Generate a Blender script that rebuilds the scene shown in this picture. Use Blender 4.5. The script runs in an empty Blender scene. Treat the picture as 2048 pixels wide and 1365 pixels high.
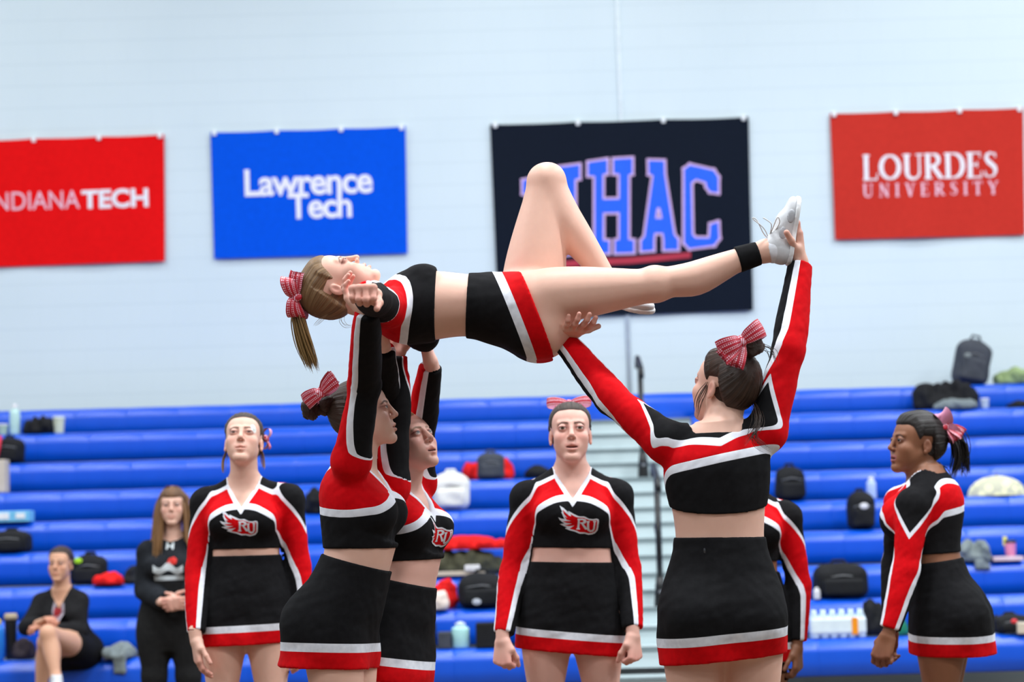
import bpy, bmesh, math, random
import numpy as np
from mathutils import Vector, Matrix

# ------------------------------------------------------------------ camera
FPX = 70.0 / 36.0 * 2048.0
ZC = 1.17
TH = math.atan(362.5 / FPX)
RO = math.radians(1.55)
F0 = np.array([0, math.cos(TH), math.sin(TH)])
R0 = np.array([1.0, 0, 0])
U0 = np.array([0, -math.sin(TH), math.cos(TH)])
RR = math.cos(RO) * R0 - math.sin(RO) * U0
UU = math.sin(RO) * R0 + math.cos(RO) * U0
CAM = np.array([0, 0, ZC])
scene = bpy.context.scene
COL = scene.collection
cd = bpy.data.cameras.new('camera')
cam = bpy.data.objects.new('camera', cd)
COL.objects.link(cam)
cd.lens = 70.0
cd.sensor_width = 36.0
cd.clip_end = 200
cd.dof.use_dof = True
cd.dof.focus_distance = 6.15
cd.dof.aperture_fstop = 2.8
cam.matrix_world = Matrix(((RR[0], UU[0], -F0[0], 0), (RR[1], UU[1], -F0[1], 0), (RR[2], UU[2], -F0[2], ZC), (0, 0, 0, 1)))
scene.camera = cam


def at(px, py, Y):
    """point in the hall at depth Y whose image is pixel (px, py)"""
    d = F0 + RR * (px - 1024.0) / FPX - UU * (py - 682.5) / FPX
    return CAM + d * (Y / d[1])


# ------------------------------------------------------------------ world, exposure
world = bpy.data.worlds.new('world')
scene.world = world
world.use_nodes = True
world.node_tree.nodes['Background'].inputs[0].default_value = (0.85, 0.93, 1, 1)
world.node_tree.nodes['Background'].inputs[1].default_value = 0.3
vs = scene.view_settings
vs.view_transform = 'Standard'
vs.look = 'None'
vs.gamma = 1.0
vs.use_curve_mapping = False
vs.exposure = 0.0
random.seed(7)
rng = np.random.default_rng(7)


# ------------------------------------------------------------------ object helpers
def tag(o, label=None, cat=None, group=None, kind=None):
    if label: o['label'] = label
    if cat: o['category'] = cat
    if group: o['group'] = group
    if kind: o['kind'] = kind
    return o


def empty(name, loc):
    o = bpy.data.objects.new(name, None)
    o.empty_display_size = 0.1
    COL.objects.link(o)
    o.location = [float(v) for v in loc]
    return o


def rootloc(parent):
    """world position of an unrotated parent chain"""
    p = np.zeros(3)
    while parent is not None:
        p = p + np.array(parent.location)
        parent = parent.parent
    return p


def link(name, me, mats, parent=None, origin=None):
    o = bpy.data.objects.new(name, me)
    COL.objects.link(o)
    for m in (mats if isinstance(mats, (list, tuple)) else [mats]):
        me.materials.append(m)
    if parent is not None:
        o.parent = parent
    return o


def np_mesh(name, V, faces, smooth=True):
    """V Nx3, faces Mx3 or Mx4 arrays (or a list of such arrays)"""
    me = bpy.data.meshes.new(name)
    V = np.asarray(V, dtype=np.float32)
    if not isinstance(faces, list): faces = [faces]
    faces = [np.asarray(f, dtype=np.int32) for f in faces if len(f)]
    me.vertices.add(len(V))
    me.vertices.foreach_set('co', V.ravel())
    nl = sum(f.size for f in faces)
    npoly = sum(len(f) for f in faces)
    me.loops.add(nl)
    me.polygons.add(npoly)
    me.loops.foreach_set('vertex_index', np.concatenate([f.ravel() for f in faces]))
    starts = []
    s = 0
    for f in faces:
        starts.append(s + np.arange(len(f)) * f.shape[1])
        s += f.size
    me.polygons.foreach_set('loop_start', np.concatenate(starts).astype(np.int32))
    me.update(calc_edges=True)
    if smooth:
        me.polygons.foreach_set('use_smooth', np.ones(npoly, dtype=bool))
    return me


def fattr(me, name, a):
    t = me.attributes.new(name, 'FLOAT', 'POINT')
    t.data.foreach_set('value', np.asarray(a, dtype=np.float32))


def vattr(me, name, a):
    t = me.attributes.new(name, 'FLOAT_VECTOR', 'POINT')
    t.data.foreach_set('vector', np.asarray(a, dtype=np.float32).ravel())


def cattr(me, name, a):
    t = me.attributes.new(name, 'FLOAT_COLOR', 'POINT')
    a = np.asarray(a, dtype=np.float32)
    t.data.foreach_set('color', np.concatenate([a, np.ones((len(a), 1), np.float32)], 1).ravel())


class MB:
    """collects simple shapes, builds ONE mesh"""

    def __init__(s):
        s.v = []; s.f = []; s.n = 0

    def add(s, V, Fs):
        V = np.asarray(V, dtype=float)
        s.v.append(V)
        for f in Fs: s.f.append([int(i) + s.n for i in f])
        s.n += len(V)
        return s

    def box(s, lo, hi, M=None):
        lo = np.array(lo, float); hi = np.array(hi, float)
        V = np.array([[(lo, hi)[i][0], (lo, hi)[j][1], (lo, hi)[k][2]] for i in (0, 1) for j in (0, 1) for k in (0, 1)])
        if M is not None: V = V @ np.array(M).T
        return s.add(V, [(0, 1, 3, 2), (4, 6, 7, 5), (0, 4, 5, 1), (2, 3, 7, 6), (0, 2, 6, 4), (1, 5, 7, 3)])

    def tube(s, pts, rad, n=8, cap=True, flat=1.0, ref=None):
        pts = np.asarray(pts, float)
        rad = np.broadcast_to(np.asarray(rad, float), (len(pts),))
        T = np.gradient(pts, axis=0)
        T /= np.linalg.norm(T, axis=1)[:, None] + 1e-12
        r = np.array(ref if ref is not None else ((0, 0, 1) if abs(T[0][2]) < .9 else (1, 0, 0)), float)
        V = []
        for p, t, q in zip(pts, T, rad):
            r = r - t * (r @ t); r /= np.linalg.norm(r) + 1e-12
            b = np.cross(t, r)
            for i in range(n):
                a = 2 * math.pi * i / n
                V.append(p + q * (math.cos(a) * r + math.sin(a) * b * flat))
        Fs = []
        for i in range(len(pts) - 1):
            for j in range(n):
                k = (j + 1) % n
                Fs.append((i * n + j, i * n + k, (i + 1) * n + k, (i + 1) * n + j))
        if cap:
            Fs.append(tuple(range(n))[::-1])
            Fs.append(tuple((len(pts) - 1) * n + j for j in range(n)))
        return s.add(V, Fs)

    def lathe(s, prof, c, n=20, ax=2):
        """prof: (radius, height) pairs turned about the vertical through c"""
        V = []
        for r, z in prof:
            for i in range(n):
                a = 2 * math.pi * i / n
                V.append((c[0] + r * math.cos(a), c[1] + r * math.sin(a), c[2] + z))
        Fs = []
        for i in range(len(prof) - 1):
            for j in range(n):
                k = (j + 1) % n
                Fs.append((i * n + j, i * n + k, (i + 1) * n + k, (i + 1) * n + j))
        Fs.append(tuple(range(n))[::-1])
        Fs.append(tuple((len(prof) - 1) * n + j for j in range(n)))
        return s.add(V, Fs)

    def build(s, name, mats, parent=None, smooth=False, bevel=0, origin=None):
        V = np.concatenate(s.v) - rootloc(parent)
        off = None
        if parent is None:
            off = np.array(origin) if origin is not None else np.array([(V[:, 0].min() + V[:, 0].max()) / 2, (V[:, 1].min() + V[:, 1].max()) / 2, V[:, 2].min()])
            V = V - off
        me = bpy.data.meshes.new(name)
        me.from_pydata(V.tolist(), [], s.f)
        me.update()
        if smooth: me.polygons.foreach_set('use_smooth', np.ones(len(me.polygons), dtype=bool))
        o = link(name, me, mats, parent)
        if off is not None: o.location = [float(q) for q in off]
        if bevel:
            b = o.modifiers.new('bevel', 'BEVEL'); b.width = bevel; b.segments = 2; b.limit_method = 'ANGLE'
        return o


# ------------------------------------------------------------------ materials
def S(*c):
    """sRGB 0-255 to linear"""
    return tuple(((v / 255.0) / 12.92 if v / 255.0 <= .04045 else ((v / 255.0 + .055) / 1.055) ** 2.4) for v in c)


class NT:
    def __init__(s, name):
        s.m = bpy.data.materials.new(name)
        s.m.use_nodes = True
        s.t = s.m.node_tree
        s.b = s.t.nodes['Principled BSDF']

    def n(s, typ, **kw):
        x = s.t.nodes.new(typ)
        for k, v in kw.items():
            if k.startswith('i_'):
                key = k[2:]
                x.inputs[int(key) if key.isdigit() else key.replace('_', ' ')].default_value = v
            else:
                setattr(x, k, v)
        return x

    def l(s, a, b): s.t.links.new(a, b)

    def math(s, op, a, b=None, clamp=False):
        x = s.t.nodes.new('ShaderNodeMath'); x.operation = op; x.use_clamp = clamp
        for i, v in enumerate((a, b)):
            if v is None: continue
            if isinstance(v, (int, float)): x.inputs[i].default_value = v
            else: s.l(v, x.inputs[i])
        return x.outputs[0]

    def mix(s, fac, a, b):
        x = s.t.nodes.new('ShaderNodeMix'); x.data_type = 'RGBA'
        for i, v in ((0, fac), (6, a), (7, b)):
            if isinstance(v, (int, float)): x.inputs[i].default_value = v
            elif isinstance(v, tuple): x.inputs[i].default_value = (*v[:3], 1)
            else: s.l(v, x.inputs[i])
        return x.outputs[2]

    def noise(s, scale, detail=3, vec=None, rough=.5):
        x = s.n('ShaderNodeTexNoise'); x.inputs['Scale'].default_value = scale
        x.inputs['Detail'].default_value = detail; x.inputs['Roughness'].default_value = rough
        if vec is not None: s.l(vec, x.inputs['Vector'])
        return x.outputs['Fac']

    def obj(s): return s.n('ShaderNodeTexCoord').outputs['Object']

    def bump(s, h, strength=.3, dist=.002):
        x = s.n('ShaderNodeBump'); x.inputs['Strength'].default_value = strength; x.inputs['Distance'].default_value = dist
        s.l(h, x.inputs['Height']); s.l(x.outputs[0], s.b.inputs['Normal'])

    def col(s, c):
        if isinstance(c, tuple): s.b.inputs['Base Color'].default_value = (*c[:3], 1)
        else: s.l(c, s.b.inputs['Base Color'])

    def set(s, **kw):
        for k, v in kw.items(): s.b.inputs[k.replace('_', ' ')].default_value = v


MC = {}


def mat(name, c, rough=.6, var=.12, scale=20, bump=0, bscale=200, metal=0, spec=.5, coat=0, sheen=0, emit=0):
    if name in MC: return MC[name]
    t = NT(name)
    v = t.obj()
    nz = t.noise(scale, 3, v)
    d = tuple(x * (1 - var) for x in c); e = tuple(min(1, x * (1 + var)) for x in c)
    t.col(t.mix(nz, d, e))
    t.set(Roughness=rough, Metallic=metal, Specular_IOR_Level=spec, Coat_Weight=coat, Sheen_Weight=sheen)
    if emit:
        t.b.inputs['Emission Color'].default_value = (*c, 1); t.set(Emission_Strength=emit)
    if bump: t.bump(t.noise(bscale, 2, v), bump)
    MC[name] = t.m
    return t.m


# ------------------------------------------------------------------ signed-distance modelling
def nrm(v):
    v = np.asarray(v, float)
    return v / (np.linalg.norm(v) + 1e-12)


def ss(a, b, x):
    t = np.clip((x - a) / (b - a), 0, 1)
    return t * t * (3 - 2 * t)


def frame(z, front):
    """rows: x = left, y = back, z = up of a body facing `front`"""
    z = nrm(z); y = -np.asarray(front, float)
    y = nrm(y - z * (y @ z))
    return np.stack([np.cross(y, z), y, z])


class Field:
    def __init__(s, other=None):
        s.ops = list(other.ops) if other else []
        s.post = list(other.post) if other else []

    def add(s, prim, k=.02, op=1):
        fn, lo, hi = prim
        s.ops.append((fn, np.asarray(lo, np.float32), np.asarray(hi, np.float32), k, op))
        return s

    def bounds(s):
        lo = np.min([o[1] for o in s.ops if o[4] > 0], axis=0); hi = np.max([o[2] for o in s.ops if o[4] > 0], axis=0)
        return lo - .02, hi + .02

    def ev(s, P, mg=.03):
        d = np.full(len(P), .2, np.float32)
        for fn, lo, hi, k, op in s.ops:
            g = mg + k
            i = np.nonzero(((P > lo - g) & (P < hi + g)).all(1))[0]
            if not len(i): continue
            b = fn(P[i]); a = d[i]
            if op > 0:
                h = np.clip(.5 + .5 * (b - a) / k, 0, 1)
                d[i] = b + (a - b) * h - k * h * (1 - h)
            else:
                b = -b
                h = np.clip(.5 - .5 * (b - a) / k, 0, 1)
                d[i] = b + (a - b) * h + k * h * (1 - h)
        for fn in s.post: d = fn(P, d)
        return d


def ev_blocks(f, C, half, P):
    """evaluate field f on blocks: C block centres, half their half size, P (nb, m, 3) points"""
    nb, m, _ = P.shape
    d = np.full((nb, m), .2, np.float32)
    for fn, lo, hi, k, op in f.ops:
        g = .004 + k + half
        i = np.nonzero(((C > lo - g) & (C < hi + g)).all(1))[0]
        if not len(i): continue
        b = fn(P[i].reshape(-1, 3)).reshape(-1, m); a = d[i]
        if op > 0:
            h = np.clip(.5 + .5 * (b - a) / k, 0, 1)
            d[i] = b + (a - b) * h - k * h * (1 - h)
        else:
            b = -b
            h = np.clip(.5 - .5 * (b - a) / k, 0, 1)
            d[i] = b + (a - b) * h + k * h * (1 - h)
    d = d.ravel()
    for fn in f.post: d = fn(P.reshape(-1, 3), d)
    return d


def capsule(a, b, prof, off=None):
    a = np.asarray(a, np.float32); b = np.asarray(b, np.float32)
    if not isinstance(prof, (list, tuple)): prof = [(0, prof), (1, prof)]
    ts = np.array([p[0] for p in prof], np.float32); rs = np.array([p[1] for p in prof], np.float32)
    ab = b - a; L2 = float(ab @ ab) + 1e-9

    def fn(P):
        q = P - a
        t = np.clip(q @ ab / L2, 0, 1)
        r = np.interp(t, ts, rs).astype(np.float32) if len(ts) > 2 else rs[0] + (rs[-1] - rs[0]) * t
        c = q - t[:, None] * ab
        if off is not None:
            c = c - np.interp(t, [o[0] for o in off[1]], [o[1] for o in off[1]]).astype(np.float32)[:, None] * np.asarray(off[0], np.float32)
        return np.sqrt((c * c).sum(1)) - r
    R = float(rs.max()) + (max(abs(o[1]) for o in off[1]) if off else 0)
    return fn, np.minimum(a, b) - R, np.maximum(a, b) + R


def ellipsoid(c, r, M=None):
    c = np.asarray(c, np.float32); r = np.asarray(r, np.float32)
    Mf = None if M is None else np.asarray(M, np.float32)

    def fn(P):
        q = P - c
        if Mf is not None: q = q @ Mf.T
        k0 = np.sqrt(((q / r) ** 2).sum(1)); k1 = np.sqrt(((q / (r * r)) ** 2).sum(1)) + 1e-6
        return k0 * (k0 - 1) / k1
    e = r if M is None else np.abs(Mf.T) @ r
    return fn, c - e, c + e


def rbox(c, half, rad, M=None):
    c = np.asarray(c, np.float32); half = np.asarray(half, np.float32)
    Mf = None if M is None else np.asarray(M, np.float32)

    def fn(P):
        q = P - c
        if Mf is not None: q = q @ Mf.T
        q = np.abs(q) - half + rad
        return np.sqrt((np.maximum(q, 0) ** 2).sum(1)) + np.minimum(q.max(1), 0) - rad
    e = half if M is None else np.abs(Mf.T) @ half
    return fn, c - e, c + e


def loft(O, M, tab, sc=1.0, pad=0.0, p=2.0):
    """tab rows: (u, a, b, cx, cy) - elliptical sections along the local z"""
    O = np.asarray(O, np.float32); Mf = np.asarray(M, np.float32)
    T = np.array(tab, float) * sc
    uu = np.linspace(T[0, 0], T[-1, 0], 60)
    # smooth the table
    C = np.stack([np.interp(uu, T[:, 0], T[:, i]) for i in range(1, 5)], 1)
    ker = np.array([1, 2, 3, 2, 1.]) / 9
    for i in range(4):
        e = np.concatenate([[C[0, i]] * 2, C[:, i], [C[-1, i]] * 2])
        C[:, i] = np.convolve(e, ker, 'valid')
    u0, u1 = uu[0], uu[-1]

    def fn(P):
        q = (P - O) @ Mf.T
        u = np.clip(q[:, 2], u0, u1)
        a, b, cx, cy = [np.interp(u, uu, C[:, i]).astype(np.float32) for i in range(4)]
        a = a + pad; b = b + pad
        x = q[:, 0] - cx; y = q[:, 1] - cy
        if p == 2.0:
            k0 = np.sqrt((x / a) ** 2 + (y / b) ** 2); k1 = np.sqrt((x / a / a) ** 2 + (y / b / b) ** 2) + 1e-6
            d = k0 * (k0 - 1) / k1
        else:
            k0 = (np.abs(x / a) ** p + np.abs(y / b) ** p) ** (1 / p)
            d = (k0 - 1) * np.minimum(a, b)
        dz = np.abs(q[:, 2] - u)
        return np.where(dz > 0, np.sqrt(np.maximum(d, 0) ** 2 + dz * dz), d).astype(np.float32)
    am = C[:, 0].max() + pad; bm = C[:, 1].max() + pad; cm = np.abs(C[:, 2:]).max()
    corners = np.array([[i * (am + cm), j * (bm + cm), u] for i in (-1, 1) for j in (-1, 1) for u in (u0, u1)]) @ np.asarray(M) + O
    return fn, corners.min(0), corners.max(0)


def surface_nets(V, org, h):
    ins = V < 0
    c = np.zeros(tuple(n - 1 for n in V.shape), np.int8)
    sl = lambda i, n: slice(i, n - 1 + i)
    for i in (0, 1):
        for j in (0, 1):
            for k in (0, 1):
                c += ins[sl(i, V.shape[0]), sl(j, V.shape[1]), sl(k, V.shape[2])]
    act = (c > 0) & (c < 8)
    idx = np.argwhere(act)
    if not len(idx): return np.zeros((0, 3)), np.zeros((0, 4), np.int32)
    vid = np.full(act.shape, -1, np.int32)
    vid[act] = np.arange(len(idx))
    acc = np.zeros((len(idx), 3)); cnt = np.zeros(len(idx))
    cor = [(i, j, k) for i in (0, 1) for j in (0, 1) for k in (0, 1)]
    val = {q: V[idx[:, 0] + q[0], idx[:, 1] + q[1], idx[:, 2] + q[2]] for q in cor}
    for q in cor:
        for ax in range(3):
            if q[ax]: continue
            r = list(q); r[ax] = 1; r = tuple(r)
            a, b = val[q], val[r]
            m = (a < 0) != (b < 0)
            t = a[m] / (a[m] - b[m])
            pt = np.tile(np.array(q, float), (m.sum(), 1)); pt[:, ax] += t
            acc[m] += pt; cnt[m] += 1
    w = acc / cnt[:, None]
    x, y, z = w.T
    # one Newton step onto the trilinear surface
    fv = 0; gx = 0; gy = 0; gz = 0
    for (i, j, k), v in val.items():
        ax_ = x if i else 1 - x; ay_ = y if j else 1 - y; az_ = z if k else 1 - z
        fv = fv + v * ax_ * ay_ * az_
        gx = gx + v * (1 if i else -1) * ay_ * az_
        gy = gy + v * ax_ * (1 if j else -1) * az_
        gz = gz + v * ax_ * ay_ * (1 if k else -1)
    n2 = gx * gx + gy * gy + gz * gz + 1e-12
    st = np.clip(fv / np.sqrt(n2), -.35, .35) / np.sqrt(n2)
    w = w - np.stack([gx, gy, gz], 1) * st[:, None]
    P = (idx + w) * h + org
    Q = []
    for ax in range(3):
        s0 = [slice(None)] * 3; s1 = [slice(None)] * 3
        s0[ax] = slice(0, -1); s1[ax] = slice(1, None)
        a = ins[tuple(s0)]; b = ins[tuple(s1)]
        e = np.argwhere(a != b)
        o1, o2 = (ax + 1) % 3, (ax + 2) % 3
        ok = (e[:, o1] > 0) & (e[:, o2] > 0) & (e[:, o1] < V.shape[o1] - 1) & (e[:, o2] < V.shape[o2] - 1)
        e = e[ok]
        fl = a[tuple(e.T)]
        d1 = np.zeros(3, int); d1[o1] = 1
        d2 = np.zeros(3, int); d2[o2] = 1
        q = np.stack([vid[tuple((e - d1 - d2).T)], vid[tuple((e - d2).T)], vid[tuple(e.T)], vid[tuple((e - d1).T)]], 1)
        q[~fl] = q[~fl][:, ::-1]
        Q.append(q)
    return P, np.concatenate(Q)


def mesh_field(f, h, lo=None, hi=None, keep=None, relax=1):
    if lo is None: lo, hi = f.bounds()
    lo = np.asarray(lo, float); hi = np.asarray(hi, float)
    B = 8
    nb = np.ceil((hi - lo) / h / B).astype(int) + 1
    g = np.stack(np.meshgrid(*[np.arange(n) for n in nb], indexing='ij'), -1).reshape(-1, 3)
    mg = B * h * 1.15
    d0 = f.ev((lo + (g * B + (B - 1) / 2) * h).astype(np.float32), mg)
    sel = np.abs(d0) < mg
    big = np.repeat(np.repeat(np.repeat(np.clip(d0, -mg, mg).reshape(nb), B, 0), B, 1), B, 2)
    gs = g[sel]
    if not len(gs): return np.zeros((0, 3)), np.zeros((0, 4), np.int32)
    loc = np.stack(np.meshgrid(*[np.arange(B)] * 3, indexing='ij'), -1).reshape(-1, 3)
    I = (gs[:, None, :] * B + loc[None]).reshape(-1, 3)
    P = (lo + I * h).astype(np.float32).reshape(len(gs), B ** 3, 3)
    C = (lo + (gs * B + (B - 1) / 2) * h).astype(np.float32)
    out = np.empty(len(I), np.float32)
    step = 600
    for i in range(0, len(gs), step):
        out[i * B ** 3:(i + step) * B ** 3] = ev_blocks(f, C[i:i + step], B * h / 2, P[i:i + step])
    big[I[:, 0], I[:, 1], I[:, 2]] = out
    V, Q = surface_nets(big, lo, h)
    if keep is not None:
        kv = keep(V)
        kf = kv[Q].all(1)
        Q = Q[kf]
        used = np.unique(Q)
        m = np.full(len(V), -1, np.int32); m[used] = np.arange(len(used))
        V = V[used]; Q = m[Q]
    return V, Q


def join(parts):
    Vs, Qs, n = [], [], 0
    for V, Q in parts:
        Vs.append(V); Qs.append(Q + n); n += len(V)
    return np.concatenate(Vs), np.concatenate(Qs)


def wob(P, k, seed=0):
    """smooth pseudo-noise in about -1..1"""
    r = np.random.default_rng(seed)
    o = 0
    for i in range(4):
        d = r.normal(size=3); d /= np.linalg.norm(d)
        e = r.normal(size=3); e /= np.linalg.norm(e)
        o = o + np.sin(P @ (d * k * (1 + .37 * i)) + 1.7 * np.sin(P @ (e * k * .6) + i) + r.uniform(0, 6))
    return (o / 3).astype(np.float32)

# ------------------------------------------------------------------ the hall
ROWY = [12.9 + .5 * k for k in range(9)]
# image height of each nose at the picture's centre column, rows 0..8
_ny = [1293, 1215, 1148, 1079, 1018, 958, 900, 842, 794]
ROWZ = [ZC - (y - 1045.0) / FPX * d for y, d in zip(_ny, ROWY)]
WY = ROWY[8] + .75
HX0, HX1, HY0, HZ = -13.0, 13.0, -12.0, 8.6


def surf(name, m, lo, hi):
    o = MB().box(lo, hi).build(name, m)
    return tag(o, kind='structure')


def wall_mat():
    t = NT('painted_block_wall')
    v = t.obj()
    sep = t.n('ShaderNodeSeparateXYZ'); t.l(v, sep.inputs[0])
    # mortar courses every 0.2 m, very shallow under thick paint
    zz = t.math('MULTIPLY', sep.outputs[2], 5.0)
    fr = t.math('FRACT', zz)
    dist = t.math('ABSOLUTE', t.math('SUBTRACT', fr, .5))
    j = t.math('GREATER_THAN', dist, .462)
    row = t.math('FLOOR', zz)
    xs = t.math('ADD', t.math('MULTIPLY', sep.outputs[0], 2.5), t.math('MULTIPLY', row, .5))
    jx = t.math('GREATER_THAN', t.math('ABSOLUTE', t.math('SUBTRACT', t.math('FRACT', xs), .5)), .485)
    j = t.math('MAXIMUM', j, t.math('MULTIPLY', jx, .35))
    base = t.mix(t.noise(.9, 3, v), S(205, 222, 230), S(217, 231, 237))
    t.col(t.mix(t.math('MULTIPLY', j, .14), base, S(165, 186, 198)))
    t.set(Roughness=.55)
    t.bump(t.math('SUBTRACT', t.noise(60, 2, v), t.math('MULTIPLY', j, 1.5)), .12, .004)
    return t.m


WALLM = wall_mat()


def floor_mat():
    t = NT('maple_floor')
    v = t.obj()
    m = t.n('ShaderNodeMapping'); m.inputs['Scale'].default_value = (18, .8, 1); t.l(v, m.inputs[0])
    t.col(t.mix(t.noise(3, 4, m.outputs[0]), S(84, 66, 48), S(104, 84, 62)))
    t.set(Roughness=.3)
    return t.m


surf('wall_back', WALLM, (HX0, WY, 0), (HX1, WY + .3, HZ))
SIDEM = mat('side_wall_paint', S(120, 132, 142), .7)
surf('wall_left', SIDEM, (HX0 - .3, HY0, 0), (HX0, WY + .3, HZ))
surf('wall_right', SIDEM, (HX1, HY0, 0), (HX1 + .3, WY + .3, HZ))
surf('wall_front', SIDEM, (HX0 - .3, HY0 - .3, 0), (HX1 + .3, HY0, HZ))
surf('floor', floor_mat(), (HX0 - .3, HY0 - .3, -.3), (HX1 + .3, WY + .3, 0))
surf('ceiling', mat('ceiling_deck', S(92, 98, 104), .8), (HX0 - .3, HY0 - .3, HZ), (HX1 + .3, WY + .3, HZ + .2))

# ceiling lamps: LED high bays in rows
LAMPM = mat('lamp_housing', S(225, 228, 230), .4)
DIFM = mat('lamp_diffuser', (1, 1, 1), .4, emit=2.0)
hm = MB().box((-.75, -.35, 0), (.75, .35, .10))
n = 0
for ix, x in enumerate((-10, -5, 0, 5, 10)):
    for iy, y in enumerate((-9, -4, 1, 6, 11, 15)):
        r = empty('ceiling_lamp', (x, y, HZ - .45))
        tag(r, 'white high bay lamp panel hanging under the hall ceiling', 'lamp', 'lamps under the hall ceiling')
        h = MB().box((x - .75, y - .3, HZ - .40), (x + .75, y + .3, HZ - .32)).build('housing', LAMPM, r)
        MB().box((x - .70, y - .26, HZ - .42), (x + .70, y + .26, HZ - .401)).build('diffuser', DIFM, r)
        for q in (-.6, .6): MB().tube([(x + q, y, HZ - .32), (x + q, y, HZ)], .008, 6).build('hanger', LAMPM, r)
        ld = bpy.data.lights.new('lamp_light', 'AREA')
        ld.shape = 'RECTANGLE'; ld.size = 1.4; ld.size_y = .52
        ld.energy = {-9: 50, -4: 80, 1: 170, 6: 330, 11: 210, 15: 92}[y] * (1.25 if x > 3 else .85 if x < -3 else 1.0)
        ld.color = (.93, .97, 1.0)
        lo = bpy.data.objects.new('lamp_light', ld)
        COL.objects.link(lo); lo.parent = r; lo.location = (0, 0, .02)

# vertical wall joint, modelled as a half-sunk painted tube
_p0 = at(1262, 850, WY - .03); _p1 = at(1246, -40, WY - .03)
c = MB()
c.tube([(_p0[0], WY - .004, 1.2), (_p0[0], WY - .004, HZ)], .022, 12)
joint_strip = c.build('wall_joint', mat('joint_paint', S(222, 234, 240), .4), smooth=True)
tag(joint_strip, 'thin white painted joint running up the wall behind the dark banner', 'pipe')

# ------------------------------------------------------------------ bleachers
def bench_blue():
    t = NT('blue_bench_plastic')
    v = t.obj()
    t.col(t.mix(t.noise(5, 3, v), S(0, 78, 205), S(0, 88, 222)))
    t.set(Roughness=.34, Specular_IOR_Level=.6, Coat_Weight=.15, Coat_Roughness=.25)
    t.bump(t.noise(350, 2, v), .06, .001)
    return t.m


BLUE = bench_blue()
MW = .44


def module_mesh():
    prof = [(.30, -.012), (.24, -.012), (.18, -.006), (.12, 0)]
    for i in range(1, 8):
        a = math.radians(90 - i * 90 / 7)
        prof.append((.10 - .10 * math.cos(a), -.085 + .085 * math.sin(a)))
    prof += [(.002, -.14), (.004, -.228), (.016, -.236), (.05, -.236)]
    xs = [-1, -.985, -.95, -.8, -.55, -.28, 0, .28, .55, .8, .95, .985, 1]
    V = []
    for t in xs:
        e = abs(t)
        ins = .001 * max(0, (e - .97) / .03) ** 2 + .004 * t * t
        drop = .002 * t * t + .002 * max(0, (e - .97) / .03) ** 2
        for y, z in prof: V.append((t * (MW / 2 - .0002), y + ins, z - drop * (1 if z > -.15 else 0)))
    n = len(prof)
    Fs = [(i * n + j, (i + 1) * n + j, (i + 1) * n + j + 1, i * n + j + 1) for i in range(len(xs) - 1) for j in range(n - 1)]
    Fs.append(tuple(range(n))); Fs.append(tuple((len(xs) - 1) * n + j for j in range(n))[::-1])
    me = bpy.data.meshes.new('seat_module')
    me.from_pydata(V, [], Fs); me.update()
    bm = bmesh.new(); bm.from_mesh(me); bmesh.ops.recalc_face_normals(bm, faces=bm.faces); bm.to_mesh(me); bm.free()
    me.polygons.foreach_set('use_smooth', np.ones(len(me.polygons), dtype=bool))
    me.materials.append(BLUE)
    return me


MODM = module_mesh()
DARK = mat('bleacher_dark_steel', S(22, 26, 34), .6)
AX0, AX1 = .45, 1.47
ORD = ['lowest', 'second', 'third', 'fourth', 'fifth', 'sixth', 'seventh', 'eighth', 'topmost']


def bench(k, x0, x1, side):
    r = empty('bleacher_bench', ((x0 + x1) / 2, ROWY[k], 0))
    lab = f'{ORD[k]} blue plastic bleacher row {side}' if k in (0, 8) else f'{ORD[k]} blue plastic bleacher row from the floor, {side}'
    tag(r, lab, 'bleacher', 'blue bleacher rows')
    cnt = int(round((x1 - x0) / MW))
    for i in range(cnt):
        o = bpy.data.objects.new('seat_module', MODM)
        COL.objects.link(o); o.parent = r
        o.location = (x0 + (i + .5) * MW - (x0 + x1) / 2, 0, ROWZ[k])
    # deck and dark support behind the seat faces
    back = ROWY[k] + (.62 if k < 8 else .74)
    b = MB().box((x0, ROWY[k] + .06, max(.12, ROWZ[k] - .24)), (x1, back, ROWZ[k] - .215))
    b.build('deck', DARK, r)
    return r


for k in range(9):
    hw = .257 * ROWY[k] + .7
    if k < 8:
        nL = math.ceil((hw + AX0) / MW); nR = math.ceil((hw - AX1) / MW)
        bench(k, AX0 - nL * MW, AX0, 'left of the grey steps')
        bench(k, AX1, AX1 + nR * MW, 'right of the grey steps')
    else:
        nn = math.ceil(2 * hw / MW)
        bench(k, -nn * MW / 2, nn * MW / 2, 'along the wall above the steps')

STEPM = mat('step_grey_paint', S(190, 205, 208), .5, var=.06, scale=6)
NOSEM = mat('step_nosing_grey', S(120, 134, 138), .5)
st = empty('aisle_stairs', ((AX0 + AX1) / 2, ROWY[0] - .2, 0))
tag(st, 'pale grey metal aisle steps climbing between the blue bleachers', 'stairs')
for k in range(8):
    z = ROWZ[k] - .02
    zp = ROWZ[k - 1] - .02 if k else .0
    y = ROWY[k] + .02
    s1 = MB().box((AX0 + .015, y, z - .13), (AX1 - .015, y + .52, z)).build('step', STEPM, st)
    MB().box((AX0 + .015, y - .012, z - .022), (AX1 - .015, y + .03, z + .003)).build('nosing', NOSEM, s1)
    zh = (z + zp) / 2
    s2 = MB().box((AX0 + .05, y - .26, zp - .03), (AX1 - .05, y + .05, zh)).build('step', STEPM, st)
    MB().box((AX0 + .05, y - .272, zh - .02), (AX1 - .05, y - .23, zh + .003)).build('nosing', NOSEM, s2)

RAILM = mat('rail_black', S(24, 26, 28), .35)
BOLTM = mat('bolt_steel', S(190, 195, 200), .3, metal=.8)


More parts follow.
